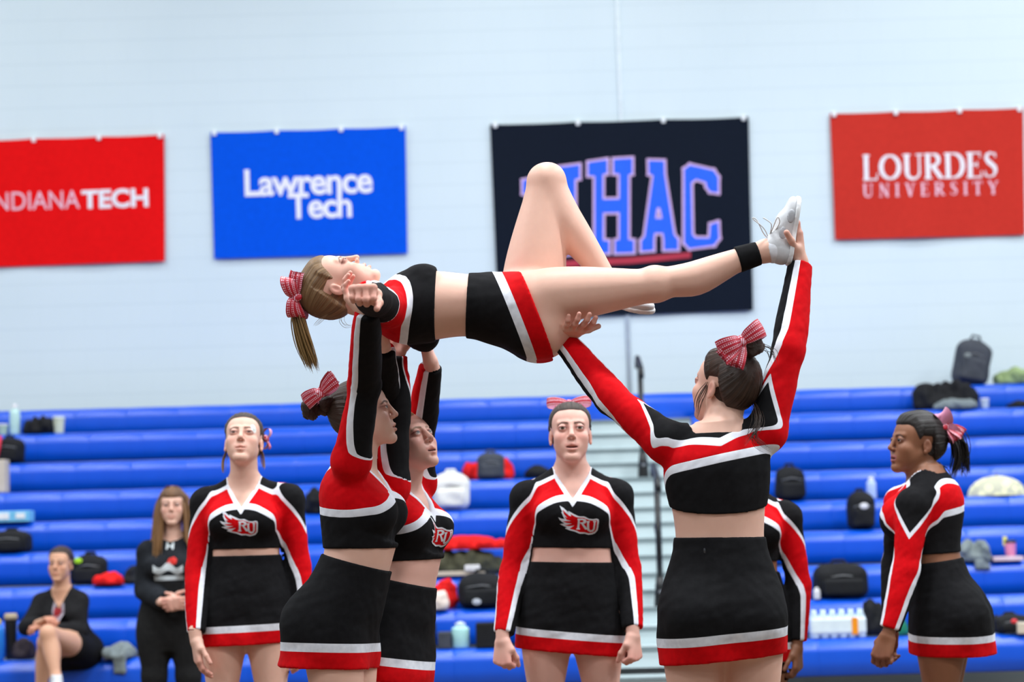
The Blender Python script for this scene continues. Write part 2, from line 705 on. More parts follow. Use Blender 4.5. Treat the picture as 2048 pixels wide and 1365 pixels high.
def rail(px, k, top, lab):
    y = ROWY[k] + .12
    x = at(px, 950, y)[0]
    z = ROWZ[k] - .02
    r = empty('hand_rail', (x, y, z))
    tag(r, lab, 'rail', 'handrails in the aisle')
    MB().tube([(x, y, z), (x, y, z + top)], .021, 10).build('post', RAILM, r, True)
    MB().tube([(x, y - .16, z + top - .09), (x, y - .13, z + top - .03), (x, y - .07, z + top), (x, y + .28, z + top + .10), (x, y + .33, z + top + .08), (x, y + .34, z + top + .02)], .021, 10).build('top_rail', RAILM, r, True)
    MB().tube([(x, y, z + top * .5), (x, y + .26, z + top * .5 + .11)], .014, 8).build('mid_rail', RAILM, r, True)
    so = MB().lathe([(.045, 0), (.045, .02), (.034, .14), (.026, .2)], (x, y, z), 14).build('socket', RAILM, r, True)
    MB().lathe([(.014, -.01), (.014, .01)], (x, y - .034, z + .1), 8).build('bolt', BOLTM, so)


rail(1287, 5, .86, 'upper black handrail standing in the grey steps')
rail(1313, 1, .86, 'lower black handrail standing in the grey steps')


# ------------------------------------------------------------------ banners on the wall
def bil(c, u, v):
    u = np.asarray(u)[:, None]; v = np.asarray(v)[:, None]
    return (c[0] * (1 - u) + c[1] * u) * (1 - v) + (c[3] * (1 - u) + c[2] * u) * v


class Banner:
    def __init__(s, name, corners, m, label, seed, amp=.012):
        s.c = [at(x, y, WY - .035) for x, y in corners]
        s.seed = seed; s.amp = amp
        base = (s.c[3] + s.c[2]) / 2
        s.r = empty('wall_banner', base)
        tag(s.r, label, 'banner', 'college banners on the wall')
        N = 48
        u, v = np.meshgrid(np.linspace(0, 1, N), np.linspace(0, 1, N), indexing='ij')
        P = bil(s.c, u.ravel(), v.ravel())
        P[:, 2] -= (.010 * np.abs(np.sin(u.ravel() * math.pi * 3.0)) ** .5 - .008) * (1 - v.ravel()) ** 6
        P[:, 1] = s.w(P)
        B = P.copy(); B[:, 1] += .003
        i = np.arange(N * N).reshape(N, N)
        q = np.stack([i[:-1, :-1], i[:-1, 1:], i[1:, 1:], i[1:, :-1]], -1).reshape(-1, 4)
        me = np_mesh('fabric', np.concatenate([P, B]) - base, [q, q[:, ::-1] + N * N])
        link('fabric', me, m, s.r)
        for t in (.02, .34, .67, .98):
            p = bil(s.c, [t], [.0])[0]
            MB().box((p[0] - .018, WY - .055, p[2] - .03), (p[0] + .018, WY - .002, p[2] + .022)).build('clip', mat('clip_white', S(235, 240, 245), .4), s.r, bevel=.004)

    def w(s, P):
        x = P[:, 0]; z = P[:, 2]
        k = s.seed
        d = np.sin(3.1 * x + 2.2 * z + k) * .5 + .35 * np.sin(7.3 * x - 3.7 * z + 2 * k) + .2 * np.sin(13 * x + 5 * z + 3 * k)
        return WY - .035 + s.amp * d

    def lay(s, name, V2, Fs, m, lift):
        """print: pixel outline laid onto the cloth"""
        P = np.array([at(x, y, WY - .035) for x, y in V2])
        P[:, 1] = s.w(P) - lift
        me = bpy.data.meshes.new(name)
        me.from_pydata((P - rootloc(s.r)).tolist(), [], [tuple(f) for f in Fs]); me.update()
        return link(name, me, m, s.r)


def split_long(V, Fs, L):
    """triangulate and subdivide so print can follow cloth"""
    bm = bmesh.new()
    vs_ = [bm.verts.new((x, y, 0)) for x, y in V]
    for f in Fs:
        try: bm.faces.new([vs_[i] for i in f])
        except ValueError: pass
    for _ in range(6):
        bmesh.ops.triangulate(bm, faces=bm.faces[:])
        e = [q for q in bm.edges if q.calc_length() > L]
        if not e: break
        bmesh.ops.subdivide_edges(bm, edges=e, cuts=1)
    bmesh.ops.triangulate(bm, faces=bm.faces[:])
    bm.verts.index_update()
    V2 = [(v.co.x, v.co.y) for v in bm.verts]
    F2 = [[v.index for v in f.verts] for f in bm.faces]
    # one facing
    out = []
    for f in F2:
        (ax, ay), (bx, by), (cx, cy) = [V2[i] for i in f]
        out.append(f if (bx - ax) * (cy - ay) - (by - ay) * (cx - ax) < 0 else f[::-1])
    bm.free()
    return V2, out


def poly(loops):
    from mathutils.geometry import tessellate_polygon
    V = [p for l in loops for p in l]
    Fs = tessellate_polygon([[Vector((p[0], p[1], 0)) for p in l] for l in loops])
    return V, [tuple(f) for f in Fs]


def text2d(body, weight=0.0, space=1.0):
    cu = bpy.data.curves.new('t', 'FONT'); cu.body = body; cu.offset = weight; cu.space_character = space
    cu.resolution_u = 4
    o = bpy.data.objects.new('t', cu); COL.objects.link(o)
    dg = bpy.context.evaluated_depsgraph_get()
    me = bpy.data.meshes.new_from_object(o.evaluated_get(dg))
    V = [(v.co.x, v.co.y) for v in me.vertices]; Fs = [tuple(p.vertices) for p in me.polygons]
    bpy.data.objects.remove(o); bpy.data.curves.remove(cu); bpy.data.meshes.remove(me)
    return V, Fs


def fit(V, x0, yb0, x1, yb1, cap0, cap1=None):
    """text outline to pixels: baseline (x0,yb0)-(x1,yb1), height cap0 for the tallest letter"""
    A = np.array(V); lo = A.min(0); hi = A.max(0)
    base = 0.0
    u = (A[:, 0] - lo[0]) / (hi[0] - lo[0]); v = (A[:, 1] - base) / (hi[1] - base)
    x = x0 + (x1 - x0) * u + v * cap0 * math.sin(RO) * -1
    y = yb0 + (yb1 - yb0) * u - v * cap0
    return list(zip(x, y))


PR_WHITE = mat('print_white', S(236, 236, 248), .7)
PR_PINK = mat('print_pale', S(238, 196, 214), .7)
b1 = Banner('b1', [(-66, 283), (328, 270), (330, 523), (-62, 536)], mat('banner_red', S(232, 12, 16), .8, spec=.1), 'bright red wall banner with white capitals at the left edge', 1.0)
V, Fs = text2d('INDIANA', .0); V2 = fit(V, -22, 422, 160, 417, 36); V2, Fs = split_long(V2, Fs, 30)
b1.lay('lettering', V2, Fs, PR_PINK, .004)
V, Fs = text2d('TECH', .035); V2 = fit(V, 164, 417, 297, 412, 36); V2, Fs = split_long(V2, Fs, 30)
b1.lay('lettering', V2, Fs, PR_WHITE, .004)
b2 = Banner('b2', [(421, 266), (811, 254), (815, 507), (428, 518)], mat('banner_blue', S(0, 84, 222), .8, spec=.08), 'blue wall banner with two lines of white lettering', 2.2, .007)
V, Fs = text2d('Lawrence', .024, .93); V2 = fit(V, 490, 392, 746, 384, 52); V2, Fs = split_long(V2, Fs, 30)
b2.lay('lettering', V2, Fs, PR_WHITE, .004)
V, Fs = text2d('Tech', .024, .93); V2 = fit(V, 577, 437, 704, 433, 50); V2, Fs = split_long(V2, Fs, 30)
b2.lay('lettering', V2, Fs, PR_WHITE, .004)

b3 = Banner('b3', [(980, 250), (1497, 235), (1506, 621), (997, 640)], mat('banner_navy', S(16, 24, 38), .8, spec=.1), 'large black wall banner with arched blue block letters', 3.4, .010)
cx_ = lambda L: [(960 + x / 2.967, 200 + y / 2.967) for x, y in L]
LET = {
    'n': [[(255, 480), (335, 462), (480, 760), (480, 470), (470, 400), (590, 385), (590, 465), (563, 470), (563, 912), (500, 918), (345, 640), (345, 830), (375, 830), (375, 925), (250, 940), (250, 850), (278, 845), (278, 560), (255, 555)]],
    'h': [[(643, 372), (754, 356), (754, 437), (728, 442), (728, 592), (828, 590), (828, 440), (793, 437), (793, 354), (902, 348), (902, 438), (880, 445), (880, 830), (912, 835), (912, 905), (803, 908), (803, 835), (828, 830), (828, 668), (730, 670), (730, 835), (765, 838), (765, 908), (655, 912), (655, 838), (682, 832), (682, 452), (643, 448)]],
    'a': [[(1001, 362), (1092, 364), (1094, 440), (1150, 800), (1174, 830), (1174, 888), (1092, 890), (1092, 835), (1086, 790), (1035, 790), (1030, 835), (1030, 892), (957, 898), (957, 838), (978, 810), (1028, 448), (1003, 440)], [(1050, 640), (1068, 640), (1082, 705), (1040, 705)]],
    'c': [[(1212, 412), (1245, 388), (1385, 420), (1412, 460), (1412, 552), (1365, 545), (1345, 518), (1340, 490), (1282, 470), (1252, 492), (1258, 800), (1278, 822), (1362, 822), (1368, 740), (1412, 727), (1417, 822), (1388, 862), (1242, 882), (1212, 850)]]}
BLET = mat('print_royal', S(10, 95, 240), .7)
BOUT = mat('print_lilac', S(212, 178, 226), .7)
for ch in LET:
    loops = [cx_(l) for l in LET[ch]]
    m = MB()
    for l in loops:
        for i in range(len(l)):
            a = np.array(l[i]); b = np.array(l[(i + 1) % len(l)])
            t = nrm(b - a) * 4.4; nn_ = np.array([-t[1], t[0]])
            m.add([(*(a - t + nn_), 0), (*(b + t + nn_), 0), (*(b + t - nn_), 0), (*(a - t - nn_), 0)], [(0, 1, 2, 3)])
    V2, Fs = split_long(np.concatenate(m.v)[:, :2].tolist(), m.f, 30)
    b3.lay('letter_outline', V2, Fs, BOUT, .004)
    V2, Fs = poly(loops); V2, Fs = split_long(V2, Fs, 30)
    b3.lay('letter', V2, Fs, BLET, .006)
V2, Fs = poly([cx_([(250, 985), (600, 948), (900, 935), (1250, 905), (1250, 938), (900, 972), (600, 985), (250, 1020)])]); V2, Fs = split_long(V2, Fs, 30)
b3.lay('underline', V2, Fs, mat('print_crimson', S(176, 36, 62), .7), .004)

b4 = Banner('b4', [(1660, 228), (2046, 217), (2050, 470), (1670, 480)], mat('banner_brick', S(196, 50, 40), .8, spec=.1), 'brick red wall banner with white serif capitals at the right edge', 5.0, .014)
# serif capitals drawn as strokes: (x0,y0,x1,y1,width) in a 1-high box
SER = {
    'L': (.62, [(.12, 0, .12, 1, .19), (.0, .02, .55, .02, .06), (.56, .0, .60, .25, .05), (0, .98, .26, .98, .05)]),
    'U': (.86, [(.16, .3, .16, 1, .19), (.70, .3, .70, 1, .08), (0, .98, .32, .98, .05), (.56, .98, .84, .98, .05)] + [(.43 + .27 * math.cos(a), .28 + .26 * math.sin(a), .43 + .27 * math.cos(a + .32), .28 + .26 * math.sin(a + .32), .09 + .08 * abs(math.cos(a + .15)) * (math.cos(a) < 0)) for a in np.arange(math.pi, 2 * math.pi - .1, .3)]),
    'R': (.80, [(.14, 0, .14, 1, .19), (0, .02, .3, .02, .05), (0, .98, .4, .98, .05), (.2, .52, .42, .52, .06), (.34, .52, .68, .03, .17), (.62, .02, .82, .02, .05)] + [(.40 + .20 * math.cos(a), .75 + .22 * math.sin(a), .40 + .20 * math.cos(a + .36), .75 + .22 * math.sin(a + .36), .07 + .10 * abs(math.cos(a + .15))) for a in np.arange(-math.pi / 2, math.pi / 2 - .1, .33)]),
    'D': (.90, [(.14, 0, .14, 1, .19), (0, .02, .45, .02, .06), (0, .98, .45, .98, .06)] + [(.42 + .36 * math.cos(a), .5 + .47 * math.sin(a), .42 + .36 * math.cos(a + .3), .5 + .47 * math.sin(a + .3), .07 + .12 * abs(math.cos(a + .15))) for a in np.arange(-math.pi / 2, math.pi / 2 - .1, .29)]),
    'E': (.66, [(.14, 0, .14, 1, .19), (0, .02, .58, .02, .06), (0, .98, .55, .98, .06), (.2, .52, .44, .52, .06), (.44, .42, .44, .62, .05), (.56, .80, .56, 1, .05), (.60, 0, .62, .24, .05)]),
    'O': (.98, [(.47 + .39 * math.cos(a), .5 + .46 * math.sin(a), .47 + .39 * math.cos(a + .27), .5 + .46 * math.sin(a + .27), .07 + .12 * abs(math.cos(a + .13))) for a in np.arange(0, 2 * math.pi, .25)]),
    'S': (.62, [(.50, .80, .48, .96, .05), (.06, .06, .06, .24, .05)] + [(*p, *q, w) for p, q, w in zip([(.50, .86), (.40, .95), (.28, .97), (.14, .90), (.11, .76), (.20, .62), (.36, .50), (.48, .38), (.50, .22), (.42, .07), (.28, .02), (.14, .05)], [(.40, .95), (.28, .97), (.14, .90), (.11, .76), (.20, .62), (.36, .50), (.48, .38), (.50, .22), (.42, .07), (.28, .02), (.14, .05), (.06, .14)], [.06, .06, .1, .14, .17, .19, .18, .15, .1, .06, .06, .06])]),
    'N': (.86, [(.14, 0, .14, 1, .08), (.72, 0, .72, 1, .08), (.14, 1, .72, 0, .19), (0, .02, .28, .02, .05), (.58, .98, .86, .98, .05)]),
    'I': (.34, [(.17, 0, .17, 1, .19), (0, .02, .34, .02, .05), (0, .98, .34, .98, .05)]),
    'V': (.84, [(.16, 1, .44, 0, .19), (.72, 1, .44, 0, .08), (0, .98, .32, .98, .05), (.58, .98, .86, .98, .05)]),
    'T': (.74, [(.37, 0, .37, 1, .19), (0, .97, .74, .97, .06), (.2, .02, .54, .02, .05), (.02, .8, .02, 1, .05), (.72, .8, .72, 1, .05)]),
    'Y': (.80, [(.42, 0, .42, .45, .19), (.12, 1, .42, .42, .18), (.74, 1, .42, .42, .08), (0, .98, .28, .98, .05), (.6, .98, .86, .98, .05), (.28, .02, .56, .02, .05)])}


def serif(word, x0, y0, x1, y1, cap, gap):
    tot = sum(SER[c_][0] for c_ in word) + gap * (len(word) - 1)
    cur = 0
    out = []
    for c_ in word:
        V, Fs = [], []
        for ax, ay, bx, by, w in SER[c_][1]:
            a = np.array([cur + ax, ay]); b = np.array([cur + bx, by])
            d = nrm(b - a); nn_ = np.array([-d[1], d[0]]) * w / 2; e = d * .02
            i = len(V)
            V += [a - e + nn_, b + e + nn_, b + e - nn_, a - e - nn_]
            Fs.append((i, i + 1, i + 2, i + 3))
        V = np.array(V); u = V[:, 0] / tot
        out.append(split_long(list(zip(x0 + (x1 - x0) * u - V[:, 1] * cap * math.sin(RO), y0 + (y1 - y0) * u - V[:, 1] * cap)), Fs, 30))
        cur += SER[c_][0] + gap
    return out


for V2, Fs in serif('LOURDES', 1727, 361, 1997, 354, 50, .06): b4.lay('letter', V2, Fs, PR_WHITE, .004)
for V2, Fs in serif('UNIVERSITY', 1726, 395, 1996, 388, 26, .50): b4.lay('letter', V2, Fs, PR_PINK, .004)

# ------------------------------------------------------------------ people: materials
def skin_mat(name, sss=.12):
    t = NT(name)
    a = t.n('ShaderNodeAttribute', attribute_name='Col')
    v = t.obj()
    mott = t.noise(38, 4, v)
    c = t.mix(t.math('MULTIPLY', mott, .16), a.outputs['Color'], (.42, .13, .09))
    t.col(c)
    t.set(Roughness=.48, Specular_IOR_Level=.35, Subsurface_Weight=sss, Subsurface_Scale=.012)
    t.b.inputs['Subsurface Radius'].default_value = (1, .35, .2)
    t.bump(t.noise(420, 2, v), .05, .001)
    return t.m


def fabric_mat(name, c, c2=None):
    t = NT(name)
    v = t.obj()
    wr = t.noise(55, 4, v)
    t.col(t.mix(wr, tuple(x * .8 for x in c), c2 or tuple(min(1, x * 1.25) for x in c)))
    t.set(Roughness=.85, Specular_IOR_Level=.12)
    h = t.math('ADD', t.math('MULTIPLY', t.noise(900, 1, v), .4), t.math('MULTIPLY', wr, .8))
    t.bump(h, .25, .003)
    return t.m


def uniform_mat():
    """black, red and white panels; the seams are carried as distances on the cloth"""
    t = NT('uniform_top_cloth')
    v = t.obj()
    wd = t.n('ShaderNodeAttribute', attribute_name='wd').outputs['Fac']
    rd = t.n('ShaderNodeAttribute', attribute_name='rd').outputs['Fac']
    wr = t.noise(60, 4, v)
    blk = t.mix(wr, (.005, .005, .006), (.011, .011, .0125))
    red = t.mix(wr, S(186, 0, 10), S(222, 4, 18))
    wht = t.mix(wr, S(222, 226, 238), S(246, 248, 255))
    c = t.mix(t.math('LESS_THAN', rd, 0), blk, red)
    c = t.mix(t.math('LESS_THAN', wd, 0), c, wht)
    t.col(c)
    t.set(Roughness=.85, Specular_IOR_Level=.12)
    seam = t.math('MINIMUM', t.math('MULTIPLY', t.math('ABSOLUTE', wd), 500), 1.0)
    h = t.math('ADD', t.math('ADD', t.math('MULTIPLY', t.noise(900, 1, v), .3), t.math('MULTIPLY', wr, .7)), t.math('MULTIPLY', seam, .5))
    t.bump(h, .25, .003)
    return t.m


def hair_mat(name, dark, light, tip=None):
    t = NT(name)
    a = t.n('ShaderNodeAttribute', attribute_name='strand').outputs['Vector']
    n1 = t.noise(26, 3, a, .7)
    n2 = t.noise(75, 2, a, .6)
    f = t.math('ADD', t.math('MULTIPLY', n1, .6), t.math('MULTIPLY', n2, .5), True)
    ramp = t.n('ShaderNodeMapRange'); ramp.inputs['From Min'].default_value = .38; ramp.inputs['From Max'].default_value = .72
    t.l(f, ramp.inputs['Value'])
    c = t.mix(ramp.outputs[0], dark, light)
    if tip:
        k = t.n('ShaderNodeAttribute', attribute_name='tipw').outputs['Fac']
        c = t.mix(k, c, t.mix(ramp.outputs[0], tuple(x * .55 for x in tip), tip))
    t.col(c)
    t.set(Roughness=.42, Specular_IOR_Level=.4)
    t.bump(f, .9, .004)
    return t.m


SKIN = skin_mat('skin')
TOPM = uniform_mat()
SK_BLACK = fabric_mat('skirt_black_knit', (.0045, .0045, .0055), (.011, .011, .0125))
SK_RED = fabric_mat('hem_red_knit', S(192, 0, 10), S(226, 6, 18))
SK_WHITE = fabric_mat('trim_white_knit', S(214, 220, 232), S(244, 246, 252))
H_BROWN = hair_mat('hair_dark_brown', S(24, 16, 13), S(74, 52, 40))
H_BLACK = hair_mat('hair_black', S(10, 8, 8), S(38, 31, 29))
H_BLOND = hair_mat('hair_dark_blond', S(70, 50, 32), S(158, 124, 84), S(196, 160, 100))
H_PALE = hair_mat('hair_pale_blond', S(140, 112, 76), S(226, 200, 152))
H_CHEST = hair_mat('hair_chestnut', S(56, 36, 24), S(138, 98, 64), S(178, 134, 88))
SHOEM = mat('shoe_white_leather', S(206, 208, 212), .45, var=.08, scale=40, bump=.1)
SOLEM = mat('shoe_sole_rubber', S(226, 228, 230), .5)
LACEM = mat('lace_white', S(226, 226, 226), .8)
SOCKM = fabric_mat('sock_white', S(226, 228, 238))
EYEW = mat('eye_white', S(212, 200, 196), .2, var=.02)
EYED = mat('eye_pupil', S(12, 9, 8), .1)


def iris_mat(c):
    return mat('eye_iris_%d_%d_%d' % c, S(*c), .15, var=.3, scale=300)


SKINS = {'fair': (S(232, 188, 168), S(192, 96, 86)), 'rose': (S(232, 184, 168), S(200, 96, 90)),
         'tan': (S(220, 170, 140), S(178, 90, 76)), 'brown': (S(132, 90, 64), S(98, 56, 46)), 'deep': (S(136, 92, 66), S(104, 58, 48))}

# ------------------------------------------------------------------ people: the body plan
LOWT = [(-.14, .120, .085, 0, .012), (-.09, .158, .105, 0, .012), (-.04, .174, .116, 0, .014), (.0, .178, .118, 0, .014), (.06, .170, .113, 0, .010),
        (.12, .150, .102, 0, .004), (.18, .131, .092, 0, 0), (.24, .124, .088, 0, -.002), (.30, .126, .090, 0, -.002)]
UPT = [(-.08, .060, .040, 0, -.002), (-.05, .100, .068, 0, -.002), (-.02, .120, .084, 0, -.002), (.01, .125, .089, 0, -.002), (.07, .132, .094, 0, 0), (.14, .146, .101, 0, .002), (.20, .154, .102, 0, .006), (.25, .150, .090, 0, .012),
       (.285, .118, .072, 0, .016), (.315, .078, .058, 0, .014), (.35, .052, .052, 0, .008)]
THIGH = [(0, .088), (.08, .0905), (.16, .0905), (.25, .0885), (.35, .085), (.45, .0805), (.57, .074), (.7, .0665), (.8, .0605), (.88, .057), (.94, .055), (1, .054)]
CALF = [(0, .053), (.12, .052), (.2, .0545), (.27, .0565), (.34, .057), (.42, .0555), (.5, .052), (.6, .0465), (.7, .041), (.8, .037), (.9, .0345), (1, .035)]
UARM = [(0, .050), (.25, .048), (.6, .043), (.9, .038), (1, .037)]
FARM = [(0, .037), (.2, .041), (.5, .036), (.85, .027), (1, .0255)]
T_OF = lambda tab, k: [(t, r * k) for t, r in tab]


def _rz(a):
    c, s_ = math.cos(a), math.sin(a)
    return np.array([[c, s_, 0], [-s_, c, 0], [0, 0, 1.0]])


ROTE = {1: _rz(-.16), -1: _rz(.16)}


def head_prims(f, O, M, s, mouth=0.0, eyeopen=1.0, small=False):
    """adds a head to field f. O: ear-level centre, M rows left/back/up, s: size"""
    def W(x, y, z): return O + (np.array([x, y, z]) * s) @ M
    E = lambda c, r, k, op=1, R=None: f.add(ellipsoid(W(*c), np.array(r) * s, M if R is None else R @ M), k * s, op)
    C = lambda a, b, pr, k, op=1: f.add(capsule(W(*a), W(*b), T_OF(pr, s) if isinstance(pr, list) else pr * s), k * s, op)
    E((0, .016, .036), (.0735, .092, .080), .02)
    E((0, -.040, .042), (.058, .044, .050), .03)
    E((0, -.036, -.020), (.060, .052, .070), .025)
    E((0, -.046, -.066), (.0375, .040, .042), .025)
    E((0, -.079, -.096), (.019, .016, .016), .016)
    for q in (-1, 1):
        C((q * .045, .004, -.038), (q * .014, -.072, -.094), [(0, .013), (1, .012)], .026)
        E((q * .039, -.066, -.022), (.020, .020, .018), .022)
        E((q * .031, -.052, -.046), (.021, .026, .028), .03)
        C((q * .012, -.086, .030), (q * .042, -.073, .030), .0062, .012)
        E((q * .0315, -.101, .009), (.019, .017, .0125), .011, -1)
        # lids
        E((q * .0315, -.0785, .0095), (.0162, .0156, .0156), .004)
        if eyeopen > 0:
            E((q * .0315, -.0945, .0078), (.0158, .0115, .0052 * eyeopen), .0015, -1)
        E((q * .0735, .014, -.008), (.0065, .017, .0255), .006, 1, ROTE[q])
        E((q * .0815, .011, -.003), (.0055, .0090, .0155), .004, -1, ROTE[q])
        E((q * .0735, .007, -.030), (.0055, .008, .009), .004)
    C((0, -.086, .024), (0, -.1075, -.020), [(0, .0078), (.6, .0085), (1, .0100)], .010)
    E((0, -.109, -.021), (.0086, .0082, .0080), .006)
    for q in (-1, 1):
        E((q * .0106, -.0985, -.0268), (.0068, .0092, .0064), .005)
        E((q * .0062, -.1065, -.0320), (.0038, .0052, .0030), .002, -1)
    E((0, -.078, -.058), (.031, .018, .024), .016)
    g = .5 * mouth
    for q in (-1, 1):
        C((q * .0015, -.0970, -.0535 + g * .4), (q * .0285, -.0830, -.0605), [(0, .0054), (.6, .0050), (1, .0026)], .004)
        C((q * .0010, -.0955, -.0690 - g), (q * .0260, -.0830, -.0620), [(0, .0066), (.6, .0058), (1, .0026)], .004)
    E((0, -.0985, -.0615 - g * .3), (.0235, .012, .0012 + g), .002, -1)
    E((0, -.0955, -.0822), (.018, .006, .004), .006, -1)


def head_paint(V, O, M, s, col, tone, brow=(.05, .03, .02), lipc=None, lash=True, blush=.35, mouth=0., patch=None):
    q = ((V - O) @ M.T) / s
    x = np.abs(q[:, 0]); y = q[:, 1]; z = q[:, 2]
    fr = ss(-.05, -.075, y)
    base, fl = tone
    lip = np.minimum(ss(.0305, .0225, x), 1) * ss(-.0455, -.0490, z + .0025 * (x / .02)) * ss(-.0785, -.0745, z - .010 * (x / .022) ** 2) * ss(-.082, -.088, y)
    lc = np.array(lipc or tuple(.62 * b + .38 * f for b, f in zip(base, fl)))
    bl = fr * np.exp(-(((x - .040) / .020) ** 2 + ((z + .024) / .020) ** 2)) * blush + .5 * blush * np.exp(-((x / .014) ** 2 + ((z + .024) / .012) ** 2)) * ss(-.095, -.105, y)
    ear = np.exp(-(((x - .080) / .010) ** 2 + ((y - .012) / .022) ** 2 + ((z + .005) / .030) ** 2)) * .45
    w = np.clip(bl + ear, 0, .8)[:, None]
    col[:] = col * (1 - w) + np.array(fl) * w
    bz = .0250 + .0045 * np.sin(np.clip((x - .010) / .040, 0, 1) * math.pi) - .006 * np.clip((x - .035) / .015, 0, 1)
    br = ss(.0046, .0022, np.abs(z - bz)) * ss(.008, .013, x) * ss(.052, .044, x) * fr * .85
    col[:] = col * (1 - br[:, None]) + np.array(brow) * br[:, None]
    e = np.sqrt(((x - .0320) / .0165) ** 2 + ((z - .0088) / .0064) ** 2)
    up = ss(.000, .006, z - .0075)
    la = ss(1.40, 1.05, e) * fr * (.25 + .75 * up) * (.9 if lash else .5)
    col[:] = col * (1 - la[:, None]) + np.array((.018, .012, .010)) * la[:, None]
    soc = ss(2.3, 1.1, e) * fr * .38  # eyelid crease shading painted into the skin colour
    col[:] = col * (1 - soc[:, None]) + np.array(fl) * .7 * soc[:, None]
    col[:] = col * (1 - lip[:, None]) + lc * lip[:, None]
    if patch:
        pw = ss(1.15, .85, np.sqrt(((q[:, 0] - patch[0]) / patch[2]) ** 2 + ((z - patch[1] + .5 * (q[:, 0] - patch[0])) / patch[3]) ** 2)) * ss(-.03, -.04, y)
        col[:] = col * (1 - pw[:, None]) + np.array(S(236, 246, 244)) * pw[:, None]
    if mouth > 0:
        mi = ss(.023, .019, x) * ss(.0010 + mouth * .45, mouth * .22, np.abs(z + .0615 + mouth * .15)) * ss(-.075, -.080, y)
        col[:] = col * (1 - mi[:, None]) + np.array((.05, .012, .012)) * mi[:, None]
    return col


HL_Y = [-.11, -.080, -.060, -.042, -.030, -.016, -.006, .034, .046, .060, .11]
HL_Z = [.080, .078, .071, .054, .034, .012, .030, .030, -.028, -.066, -.072]


